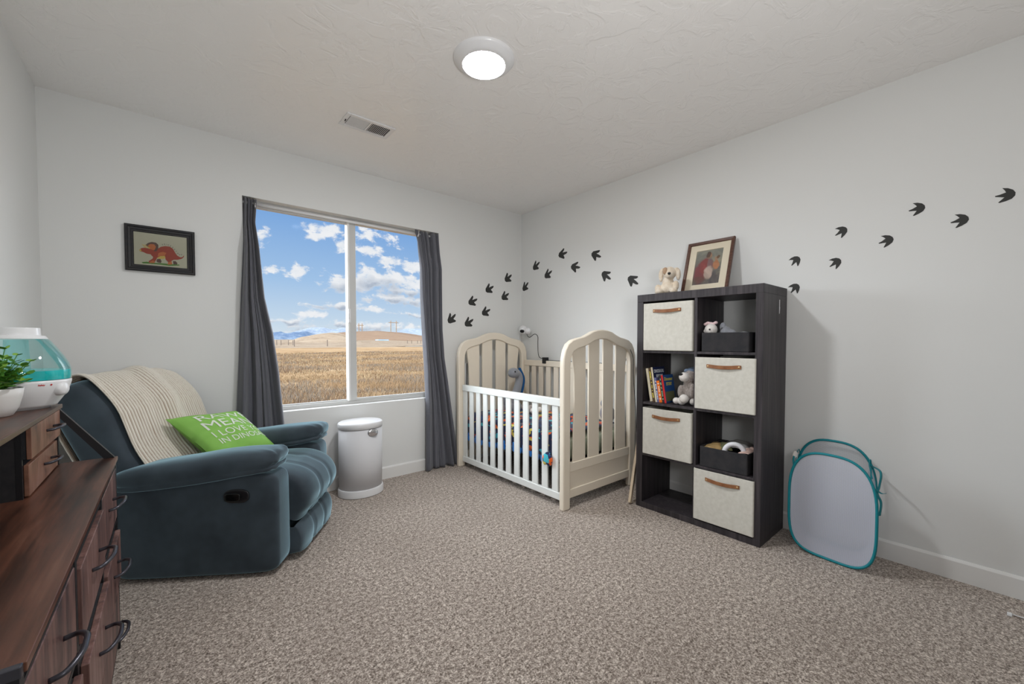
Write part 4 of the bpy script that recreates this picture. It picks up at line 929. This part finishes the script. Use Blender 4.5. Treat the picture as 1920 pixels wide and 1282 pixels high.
t = thing('plush_toy', 'grey plush slumped at the near wall corner of the crib', 'stuffed toy', (-.15, -1.24, .50)); pobj('plush_body', [((-.15, -1.24, .56), (.05, .07, .07)), ((-.15, -1.22, .64), (.04, .045, .04))], 'plush_grey', t)
# baby monitor on its clip
t = thing('baby_monitor', 'round white camera on a thin bent stalk clipped to the crib back rail', 'camera', (-.066, -.43, .962))
stalk = qbez([(-.066, -.43, .99), (-.060, -.36, .985), (-.058, -.325, 1.02), (-.057, -.315, 1.12), (-.058, -.315, 1.20), (-.060, -.27, 1.225), (-.062, -.21, 1.195), (-.066, -.18, 1.20), (-.07, -.165, 1.225)], 7)
obj('stalk', add_tube(B(), stalk, .0032, 8), 'black_plastic', t, smooth=True)
obj('rail_clip', add_box(B(), (-.09, -.455, .935), (-.042, -.41, .995)), 'black_plastic', t, bevel=.003)
bm = B(); add_super(bm, (-.085, -.125, 1.268), (.046, .046, .046), 1, 1, 32, 20); add_super(bm, (-.060, -.165, 1.258), (.030, .040, .036), 1, 1, 24, 16); cb = obj('camera_body', bm, 'white_plastic', t, smooth=True)
ld = (CAM - Vector((-.085, -.125, 1.268))).normalized(); ld = (ld + Vector((-.35, .1, -.35))).normalized(); q = ld.to_track_quat('Z', 'Y').to_matrix().to_4x4()
bm = B(); add_super(bm, (0, 0, 0), (.024, .017, .008), .8, .9, 24, 12); bm.transform(Matrix.Translation(Vector((-.085, -.125, 1.268)) + ld * .042) @ q); obj('camera_lens', bm, 'black_plastic', cb, smooth=True)
o = obj('monitor_cable', add_tube(B(), qbez([(-.062, -.44, .968), (-.062, -.6, .966), (-.062, -1.0, .968), (-.07, -1.33, .97), (-.12, -1.40, 1.115), (-.10, -1.431, 1.06), (-.085, -1.436, 1.0), (-.075, -1.434, .85), (-.07, -1.45, .62), (-.08, -1.47, .42), (-.045, -1.49, .25), (-.03, -1.50, .108)], 8), .0024, 6), 'black_plastic', smooth=True)
tag(o, 'thin black power cable running down the near end of the crib', 'cable')
# plank between crib and shelf
bm = add_box(B(), (-.02, -.009, 0), (.02, .009, .80)); d = Vector((.12, .035, .2)).normalized(); d = (Vector((-.075, -1.535, .745)) - Vector((-.42, -1.635, .0))).normalized()
q = d.to_track_quat('Z', 'X').to_matrix().to_4x4()
bm.transform(q); mz = min(v.co.z for v in bm.verts); o = obj('wooden_plank', bm, 'wood_pale', bevel=.002); o.location = (-.415, -1.635, .001 - mz); tag(o, 'pale narrow plank leaning between the crib and the cube shelf', 'plank')

# ================================================================== CUBE SHELF
SX, SB, SY0, SY1, SH = -.394, -.015, -1.669, -2.459, 1.4707
sh = thing('cube_shelf', 'tall dark wood eight-cube shelf against the long wall', 'bookshelf', ((SX + SB) / 2, (SY0 + SY1) / 2, 0))
def sb(name, ya, yb_, za, zb, xa=SX, xb=SB, bv=.0015, m='espresso'): return obj(name, add_box(B(), (xa, yb_, za), (xb, ya, zb)), m, sh, bevel=bv)
sb('top_panel', SY0, SY1, SH - .050, SH); sb('bottom_panel', SY0, SY1, 0, .038)
sb('side_panel', SY0, SY0 - .046, .038, SH - .050); sp = sb('side_panel', SY1 + .040, SY1, .038, SH - .050)
YM = -2.0815; cellL = (SY0 - .046, YM + .009); cellR = (YM - .009, SY1 + .040)
sb('centre_divider', YM + .009, YM - .009, .038, SH - .050, SX + .003)
zs = [.038, .373, .728, 1.080, SH - .050]
for z in zs[1:4]:
    sb('cube_shelf_board', cellL[0], cellL[1], z - .008, z + .008, SX + .003); sb('cube_shelf_board', cellR[0], cellR[1], z - .008, z + .008, SX + .003)
for o in [c for c in sh.children if c.name.startswith('cube_shelf_board')]: o.name = 'shelf_board'
bm = B(); add_prism(bm, [(-.150, 1.395), (-.140, 1.395), (-.140, 1.355), (-.137, 1.350), (-.141, 1.315), (-.150, 1.312)], lambda a, b, d: Vector((a, d, b)), SY1 - .0004, SY1 - .0001)
o = obj('scuff_mark', bm, 'car_white', sp); plabel(o, 'small white chip near the top')
def open_box(x0, y0, z0, x1, y1, z1, t_, fl, r=.008):
    def loop(i, z):
        a0, b0_, a1, b1 = x0 + i, y0 + i, x1 - i, y1 - i; rr = max(.001, r - i); out = []
        for (cx_, cy_, st) in ((a1 - rr, b1 - rr, 0), (a0 + rr, b1 - rr, 90), (a0 + rr, b0_ + rr, 180), (a1 - rr, b0_ + rr, 270)):
            for k in range(4): an = R(st + k * 30); out.append((cx_ + rr * math.cos(an), cy_ + rr * math.sin(an), z))
        return out
    bm = B(); V = add_grid(bm, [loop(.003, z0), loop(0, z0 + .003), loop(0, z1 - .002), loop(.001, z1), loop(t_ - .001, z1), loop(t_, z1 - .002), loop(t_, z0 + fl)], True)
    bm.faces.new(list(reversed(V[0]))); bm.faces.new(V[-1]); return bm
def bin_box(cell, row, label, first=None):
    ya, yb_ = cell; za, zb = zs[row] + .009, zs[row + 1] - .009; w_ = ya - yb_ - .012; yc = (ya + yb_) / 2; h_ = zb - za - .006
    if first: r_ = dup(first); r_.location = (-.225, yc, za + .0005); r_['label'] = label; return r_
    r_ = thing('storage_bin', label, 'storage bin', (-.225, yc, za + .0005), 0, 'linen bins in the cube shelf')
    x0, x1 = -.178, .17; bm = open_box(x0, -w_ / 2, 0, x1, w_ / 2, h_, .006, .02)
    obj('bin_body', bm, 'bin_linen', r_, world=False)
    pts = qbez([(x0 - .001, -.098, h_ - .052), (x0 - .006, -.08, h_ - .052), (x0 - .012, -.03, h_ - .056), (x0 - .012, .03, h_ - .056), (x0 - .006, .08, h_ - .052), (x0 - .001, .098, h_ - .052)], 6)
    bm = B(); rows = [[p + Vector((0, 0, -.011)), p + Vector((-.003, 0, -.010)), p + Vector((-.0035, 0, .010)), p + Vector((0, 0, .011))] for p in pts]; V = add_grid(bm, rows, True); bm.faces.new(V[0]); bm.faces.new(V[-1])
    hd = obj('handle', bm, 'leather', r_, world=False, smooth=False, bevel=.001); plabel(hd, 'tan leather strap handle')
    for s in (-1, 1):
        bm = B(); add_super(bm, (x0 - .0065, s * .087, h_ - .052), (.003, .006, .006), 1, 1, 16, 8); obj('rivet', bm, 'brass', hd, world=False, smooth=True)
    return r_
b0 = bin_box(cellL, 3, 'cream linen bin in the top cube, below the plush dog')
bin_box(cellR, 2, 'cream linen bin in the second row, under the box with the white plush', b0)
bin_box(cellL, 1, 'cream linen bin directly under the books', b0)
bin_box(cellR, 0, 'cream linen bin in the bottom cube next to the laundry hamper', b0)
def low_box(cell, row, label, h_, yo, wy):
    ya, yb_ = cell; za = zs[row] + .0085; yc = (ya + yb_) / 2 + yo
    r_ = thing('fabric_box', label, 'storage box', (-.24, yc, za), 0, 'low black boxes in the cube shelf')
    bm = open_box(-.385, yc - wy / 2, za, -.10, yc + wy / 2, za + h_, .007, .03); obj('box_body', bm, 'black_fabric', r_); return r_
low_box(cellR, 3, 'low black fabric box in the top cube, white plush peeking out', .115, .005, .272)
low_box(cellR, 1, 'low black fabric box in the third row, filled with cloths', .122, .006, .275)
# ---- top cube plush toys
t = thing('plush_toy', 'white plush with pink tufts peeking out of the upper black box', 'stuffed toy', (-.32, -2.145, 1.165))
pobj('plush_head', [((-.325, -2.145, 1.225), (.036, .037, .036)), ((-.33, -2.115, 1.215), (.012, .015, .012)), ((-.32, -2.145, 1.17), (.03, .034, .045))], 'plush_white', t, .005)
pobj('mane', [((-.32, -2.140 + .016 * k, 1.262 + .004 * math.sin(k * 2.3)), (.013, .012, .010)) for k in range(-2, 3)], 'plush_pink', t, .004)
bm = B(); add_super(bm, (-.360, -2.152, 1.224), (.004, .0055, .0055), 1, 1, 12, 8); obj('eye', bm, 'eye_black', t, smooth=True)
t = thing('plush_toy', 'dark grey plush in the upper black box beside the white one', 'stuffed toy', (-.26, -2.20, 1.16)); pobj('plush_body', [((-.26, -2.205, 1.20), (.035, .035, .045)), ((-.25, -2.185, 1.24), (.018, .02, .03)), ((-.26, -2.24, 1.19), (.03, .03, .035)), ((-.26, -2.31, 1.165), (.05, .05, .045))], 'plush_grey', t, .005)
# ---- cloths in lower black box
def cloth(label, m, c, sx, sy, amp, zb, seed, rot=0):
    rows = []
    for j in range(25):
        row = []
        for i in range(25):
            a, b = i / 24 * 2 - 1, j / 24 * 2 - 1; x_ = a * sx; y_ = b * sy; z = zb + amp * (1 - a * a) * (1 - b * b) + .010 * mnoise.noise(Vector((x_ * 30, y_ * 30, seed)))
            row.append((c[0] + x_ * math.cos(rot) - y_ * math.sin(rot), c[1] + x_ * math.sin(rot) + y_ * math.cos(rot), z))
        rows.append(row)
    bm = B(); add_grid(bm, rows); e = obj('folded_cloth', bm, m, smooth=True, solid=.004); tag(e, label, 'cloth', 'cloths in the lower black box'); 
cloth('tan cloth at the crib end of the lower black box', 'cloth_tan', (-.26, -2.17), .10, .055, .018, .492, 1)
cloth('olive cloth crumpled in the middle of the lower black box', 'cloth_olive', (-.27, -2.215), .06, .035, .030, .494, 2, .5)
cloth('grey cloth at the back of the lower black box', 'cloth_grey', (-.20, -2.27), .07, .08, .030, .505, 3)
cloth('pinkish cloth at the hamper end of the lower black box', 'cloth_pink', (-.27, -2.352), .085, .028, .016, .498, 4)
bm = B(); add_tube(bm, [Vector((-.335 + .02 * math.cos(a), -2.295 - .048 * math.cos(a), .488 + .052 * math.sin(a))) for a in np.linspace(-.1, math.pi + .1, 20)], .014, 12); add_tube(bm, [(-.325, -2.245, .489), (-.31, -2.22, .492)], .013, 10)
o = obj('white_band', bm, 'cloth_white', smooth=True); tag(o, 'thick white curved band poking out of the lower black box', 'headband')
# ---- books, leaning towards the crib
books = [('book_cream', .0185, .228, .17, 9.3, 'page', None, 'cream-spined tall book, first in the leaning row nearest the crib'),
         ('book_brown', .0190, .232, .17, 9.3, 'letter_yellow', None, 'brown and yellow spined tall book, second in the leaning row'),
         ('book_cream', .012, .238, .15, 9.3, 'page', 'navy', 'tall thin book with navy cover and pale title, third in the leaning row'),
         ('book_violet', .014, .168, .13, 9.3, 'letter_white', None, 'violet-blue spined shorter book, in front of the navy cover'),
         ('book_orange', .021, .148, .12, 9.3, 'page', None, 'shortest book, bright orange spine'),
         ('book_black', .015, .185, .13, 9.3, 'letter_green', None, 'black-spined book with coloured lettering, behind the red one'),
         ('book_red', .013, .188, .13, 9.3, 'letter_white', 'blue', 'red-spined book with blue cover, leaning against the plush bear')]
yb2 = -1.752; zf = zs[2] + .0085
for k, (m, th, hh_, dp_, tilt, m2, cov_, lab) in enumerate(books):
    t = thing('paperback_book', lab, 'book', (-.355, yb2 - th / 2, zf), 0, 'books in the cube shelf'); t.rotation_euler = (R(-tilt), 0, 0)
    zo = th * math.sin(R(tilt)) * .0
    cover = ['book_navy', 'book_blue'][cov_ == 'blue'] if cov_ else m
    bm = add_box(B(), (0, -th / 2 + .0015, .003), (dp_ - .004, th / 2 - .0015, hh_ - .003)); obj('page_block', bm, 'page', t, world=False)
    bm = B(); add_box(bm, (-.0015, -th / 2, 0), (dp_, -th / 2 + .0014, hh_)); add_box(bm, (-.0015, th / 2 - .0014, 0), (dp_, th / 2, hh_)); obj('cover', bm, cover, t, world=False)
    bm = add_box(B(), (-.0022, -th / 2, 0), (.0, th / 2, hh_)); spn = obj('spine', bm, m, t, world=False)
    bm = B()
    if cov_:
        names2 = {'navy': ('DINOSAURS', 'BEFORE'), 'blue': ('Dinosaur', 'STORY')}[cov_]
        for q, s in enumerate(names2):
            join_bm(bm, text_bm(s, .030 if q == 0 else .028, width=(.125 if q == 0 else .085) * dp_ / .15, bold=.0012), 0, lambda c, q=q: Vector((dp_ * .5 + c.x, -th / 2 - .0004, hh_ - .028 - q * .034 + c.y)))
        if cov_ == 'blue': obj('cover_picture', add_box(B(), (.004, -th / 2 - .0008, .01), (dp_ * .9, -th / 2 - .0002, .075)), 'cloth_olive', t, world=False)
        obj('cover_title', bm, 'letter_white' if cov_ == 'navy' else 'letter_yellow', t, world=False)
    else:
        rr_ = random.Random(k)
        z_ = hh_ * .12
        while z_ < hh_ * .88:
            hz = rr_.uniform(.004, .009); add_box(bm, (-.0028, -th * rr_.uniform(.15, .3), z_), (-.0022, th * rr_.uniform(.1, .3), z_ + hz)); z_ += hz + (rr_.uniform(.0015, .003) if rr_.random() < .75 else .014)
        obj('spine_marks', bm, m2, t, world=False)
    # lift so that the lower edge of the leaning book rests on the shelf board
    t.location.z = zf + th / 2 * math.sin(R(tilt)) + .0005
    yb2 -= th / math.cos(R(tilt)) + .0012
# ---- plush bear beside the books
t = thing('plush_bear', 'grey plush bear with white muzzle and paws sitting beside the books', 'stuffed toy', (-.27, -1.985, zf))
bx, by, bz = -.255, -1.992, zf + .004
pobj('plush_body', [((bx, by, bz + .075), (.06, .052, .075)), ((bx - .015, by, bz + .135), (.05, .042, .05)), ((bx - .02, by - .005, bz + .175), (.052, .045, .05)), ((bx - .055, by + .045, bz + .08), (.022, .020, .045)), ((bx - .06, by - .038, bz + .085), (.022, .018, .05))], 'plush_taupe', t, .005)
pobj('muzzle', [((bx - .068, by + .015, bz + .178), (.034, .034, .032))], 'plush_white', t, .005)
bm = B(); add_super(bm, (bx - .093, by + .026, bz + .196), (.011, .014, .008), .9, .9, 16, 10); obj('nose', bm, 'eye_black', t, smooth=True)
for q, (dx, dy, dz, r_) in enumerate(((-.095, .055, .022, .022), (-.10, -.0, .040, .030), (-.085, .022, .024, .028), (-.07, -.045, .022, .022))): pobj('paw', [((bx + dx, by + dy, bz + dz), (r_, r_, r_))], 'plush_white', t, .005)
pobj('cap', [((bx, by - .012, bz + .222), (.045, .036, .022)), ((bx - .03, by + .02, bz + .218), (.02, .016, .014))], 'cap_blue', t, .005)

# ================================================================== ON TOP OF THE SHELF
t = thing('plush_dog', 'cream floppy-eared plush dog sitting on top of the cube shelf', 'stuffed toy', (-.25, -1.80, SH))
dgc = Vector((-.25, -1.815, SH)); dgf = Vector((-.86, -.30, 0)).normalized(); dgr = Vector((dgf.y, -dgf.x, 0)) * -1
def dg(f, r_, z): return tuple(dgc + dgf * f - dgr * r_ + Vector((0, 0, z)))
pobj('plush_body', [(dg(0, .0, .045), (.052, .052, .048)), (dg(0, 0, .085), (.036, .038, .045)), (dg(.05, -.045, .022), (.028, .026, .022)), (dg(.045, .05, .022), (.03, .028, .022)), (dg(.02, -.055, .06), (.02, .02, .035)), (dg(.02, .062, .045), (.022, .022, .03)), (dg(.01, -.012, .148), (.044, .044, .044)), (dg(.048, -.018, .130), (.028, .027, .025))], 'plush_cream', t, .005)
pobj('ear', [(dg(.012, -.068, .135), (.016, .016, .042)), (dg(.008, -.055, .165), (.018, .018, .02))], 'plush_cream', t, .005)
pobj('ear', [(dg(.012, .044, .135), (.016, .016, .046)), (dg(.008, .032, .168), (.018, .018, .02))], 'plush_cream', t, .005)
pobj('face_patch', [(dg(.040, .012, .160), (.018, .018, .026))], 'plush_tan', t, .004)
bm = B(); add_super(bm, dg(.076, -.020, .136), (.008, .011, .009), .9, .9, 16, 10); obj('nose', bm, 'eye_black', t, smooth=True)
# framed print, leaning on the wall
FW, FH = .312, .385; fb = Vector((-.135, -1.852, SH)); lean = math.asin(.115 / FH)
t = thing('framed_print', 'brown-framed picture with cream mat leaning on top of the cube shelf', 'picture', (-.135, -1.852 - FW / 2, SH + .0005)); t.rotation_euler = (0, lean, 0)
ff = lambda a, b, d: Vector((-d, FW / 2 - a, b))
obj('picture_frame', frame_mold(B(), FW, FH, [(0, 0), (0, .018), (.003, .020), (.018, .017), (.021, .012), (.021, 0)], ff), 'frame_brown', t, world=False)
def fbox(name, a0, b0_, a1, b1, d0, d1, m): 
    p, q = ff(a0, b0_, d0), ff(a1, b1, d1); return obj(name, add_box(B(), (min(p.x, q.x), min(p.y, q.y), min(p.z, q.z)), (max(p.x, q.x), max(p.y, q.y), max(p.z, q.z))), m, t, world=False)
bm = frame_mold(B(), FW, FH, [(.019, .004), (.019, .009), (.066, .009), (.067, .005)], ff); obj('mat_board', bm, 'mat_board', t, world=False)
mat('soft_painting', (.1, .1, .1), .6); tt, P = nodes_of('soft_painting'); tc = tt.new('ShaderNodeTexCoord').outputs['Object']
n1 = tt.noise(tc, 9, 5, .6, .8).outputs[0]; n2 = tt.noise(tt.vmath('ADD', tc, (3, 1, 2)), 6, 4, .6).outputs[0]; s_ = tt.new('ShaderNodeSeparateXYZ', {0: tc})
base_ = tt.ramp(n1, [(.3, (.045, .04, .045)), (.45, (.11, .10, .09)), (.55, (.20, .18, .13)), (.68, (.36, .33, .20))])
up_ = tt.mr(s_.outputs[2], .12, .33); base_ = tt.mix(up_, tt.mix(.5, base_, (.07, .055, .06, 1)), tt.mix(.45, base_, (.30, .32, .26, 1)))
wy = tt.vmath('ADD', tc, tt.vmath('MULTIPLY', tt.vmath('SUBTRACT', tt.noise(tc, 26, 3).outputs[1], (.5, .5, .5)), (.02, .03, .03)))
for (a, b, ra, rb, col_, st_) in ((.11, .155, .045, .085, (.20, .04, .045), .9), (.145, .20, .045, .065, (.24, .05, .045), .95), (.165, .215, .018, .05, (.20, .15, .15), .7), (.165, .15, .032, .048, (.46, .35, .29), .95), (.21, .205, .022, .035, (.48, .19, .08), .9),
                                   (.160, .278, .016, .020, (.30, .17, .10), .9), (.150, .285, .016, .022, (.07, .04, .03), .85), (.208, .250, .014, .014, (.42, .24, .14), .9), (.218, .258, .010, .012, (.12, .06, .03), .8), (.10, .10, .05, .03, (.12, .07, .05), .6)):   # a seated robed figure with a child, in soft paint
    c_ = ff(a, b, 0); q_ = tt.vmath('MULTIPLY', tt.vmath('SUBTRACT', wy, (0, c_.y, c_.z)), (0, 1 / ra, 1 / rb))
    base_ = tt.mix(tt.math('MULTIPLY', tt.mr(tt.vmath('LENGTH', q_), 1.15, .75, 0, 1, 'SMOOTHSTEP'), st_), base_, tt.mix(tt.mr(n1, .35, .65), (*col_, 1), tuple(x * .62 for x in col_) + (1,)))
tt.l.new(base_, P.inputs['Base Color'])
fbox('painting', .064, .064, FW - .064, FH - .064, .002, .005, 'soft_painting')
fbox('backing_board', .004, .004, FW - .004, FH - .004, -.001, .001, 'frame_brown')

# ================================================================== LAUNDRY HAMPER
hp = thing('laundry_hamper', 'pop-up laundry hamper of white mesh with teal edging beside the shelf', 'laundry hamper', (-.15, -2.73, 0))
def rrect(w_, h_, n, e=.42): return [(w_ * sgn(math.cos(a), e), h_ * sgn(math.sin(a), e)) for a in np.linspace(0, 2 * math.pi, n + 1)[:-1]]
Ff = Vector((-.265, -2.742, .283)); Fb = Vector((-.045, -2.712, .300))        # centres of the front and back hoops
fw_, fh_, bw_, bh_ = .188, .275, .182, .292
def hoop(c, w_, h_, skew, n=72, e=.55):
    return [c + Vector((skew * a, a * -1 * -1, b - .10 * a * (b > 0) * 0)) for a, b in rrect(w_, h_, n, e)]
def fpt(a, b): return Ff + Vector((a * .10, a, b + (-.055 if b > 0 else .0) * 0 + .10 * a * 0))
def make_hoop(c, w_, h_, sk, sl):    # sl: slope of the sides, lower towards the camera's right
    return [c + Vector((sk * a, a, b + sl * a)) for a, b in ((w_ * sgn(math.cos(q), .72 if math.sin(q) > 0 else .5), h_ * sgn(math.sin(q), .72 if math.sin(q) > 0 else .5)) for q in np.linspace(0, 2 * math.pi, 73)[:-1])]
hF = make_hoop(Ff, fw_, fh_, .09, .02); hB = make_hoop(Fb, bw_, bh_, .03, .02)
for hp_ in (hF, hB):
    mz = min(p.z for p in hp_)
    for p in hp_: p.z += .007 - mz; p.x = min(p.x, -.016 if hp_ is hB else 9)
    if hp_ is hB:
        for p in hp_: p.x = min(p.x, -.028)
obj('front_hoop', add_tube(B(), hF, .0068, 8, True), 'teal_trim', hp, smooth=True); obj('back_hoop', add_tube(B(), hB, .0068, 8, True), 'teal_trim', hp, smooth=True)
def fill(hoop_, c, push=(0, 0, 0)):
    bm = B(); rows = []
    for k in range(9): f = k / 8; rows.append([c + (p - c) * max(f, .001) + Vector(push) * (1 - f * f) for p in hoop_])
    add_grid(bm, rows, True); return bm
fc = sum(hF, Vector()) / len(hF); bc = sum(hB, Vector()) / len(hB)
obj('front_mesh_panel', fill(hF, fc, (.006, 0, 0)), 'mesh_white', hp, smooth=True); obj('back_mesh_panel', fill(hB, bc), 'mesh_thin', hp, smooth=True)
# side walls and bottom between the hoops, leaving the top open
bm = B(); n = len(hF); rows = []
idx_ = [i for i in range(n) if (hF[i].z - Ff.z) < .185]
start = next(i for i in range(n) if i in idx_ and (i - 1) % n not in idx_); seq = []
i = start
while i % n in idx_ and len(seq) < n: seq.append(i % n); i += 1
for i in seq:
    row = []
    for k in range(9):
        f = k / 8; p = hF[i].lerp(hB[i], f); s = math.sin(math.pi * f) * .020; q = p + (Vector((p.x, (Ff.y + Fb.y) / 2, .3)) - p) * (s / .2); q.z = max(q.z, .004); row.append(q)
    rows.append(row)
add_grid(bm, rows); obj('mesh_sides', bm, 'mesh_white', hp, smooth=True)
bm = B()
for e_ in (seq[0], seq[-1]): bm = B(); add_tube(bm, [hF[e_].lerp(hB[e_], f) + Vector((0, 0, -.02 * math.sin(math.pi * f))) for f in np.linspace(0, 1, 9)], .0035, 6); obj('rim_binding', bm, 'teal_trim', hp, smooth=True)
for e_ in (seq[0], seq[-1]):
    p = hB[e_]; obj('rim_cord', add_tube(B(), qbez([p, p + Vector((-.02, .0, .035)), p + Vector((-.06, .0, .02)), hF[e_] + Vector((.03, 0, .01))], 5), .0022, 6), 'teal_trim', hp, smooth=True)
ir = seq[-1] if hF[seq[-1]].y < hF[seq[0]].y else seq[0]; il = seq[0] if ir == seq[-1] else seq[-1]
pr_ = hF[ir]
def strap(pts, w_=.010):
    P_ = qbez(pts, 6); return [[p + Vector((w_ * .7, -w_ * .3, 0)), p - Vector((w_ * .7, -w_ * .3, 0))] for p in P_]
bm = B(); add_grid(bm, strap([hB[ir] + Vector((-.01, -.004, .0)), pr_ + Vector((.09, -.022, .035)), pr_ + Vector((.06, -.022, -.03)), pr_ + Vector((.03, -.020, -.06)), pr_ + Vector((.03, -.034, -.10)), pr_ + Vector((.03, -.030, -.165))]))
add_grid(bm, strap([pr_ + Vector((.02, -.012, -.035)), pr_ + Vector((.025, -.035, -.052)), pr_ + Vector((.015, -.052, -.045))], .008)); obj('carry_strap', bm, 'teal_trim', hp, smooth=True, solid=.002)
pl2 = hB[il]; bm = B(); add_grid(bm, strap([hF[il].lerp(pl2, .8), hF[il].lerp(pl2, .6) + Vector((0, .012, .035)), hF[il].lerp(pl2, .3) + Vector((0, .010, .02)), hF[il].lerp(pl2, .1)], .010)); obj('carry_strap', bm, 'teal_trim', hp, smooth=True, solid=.002)
bm = B(); add_super(bm, hF[il].lerp(pl2, .55) + Vector((0, .012, .02)), (.030, .012, .030), .9, .9, 16, 10); obj('folded_cloth_flap', bm, 'plush_white', hp, smooth=True)

# ================================================================== CORD ON THE CARPET
t = thing('charging_cable', 'white cord end lying on the carpet by the long wall', 'cable', (-.21, -3.35, 0))
obj('plug', add_box(B(), (-.226, -3.352, .002), (-.205, -3.338, .012)), 'white_plastic', t, bevel=.002)
obj('cord', add_tube(B(), qbez([(-.206, -3.35, .006), (-.20, -3.40, .005), (-.17, -3.5, .005), (-.10, -3.7, .005)], 6), .0025, 6), 'white_plastic', t, smooth=True)
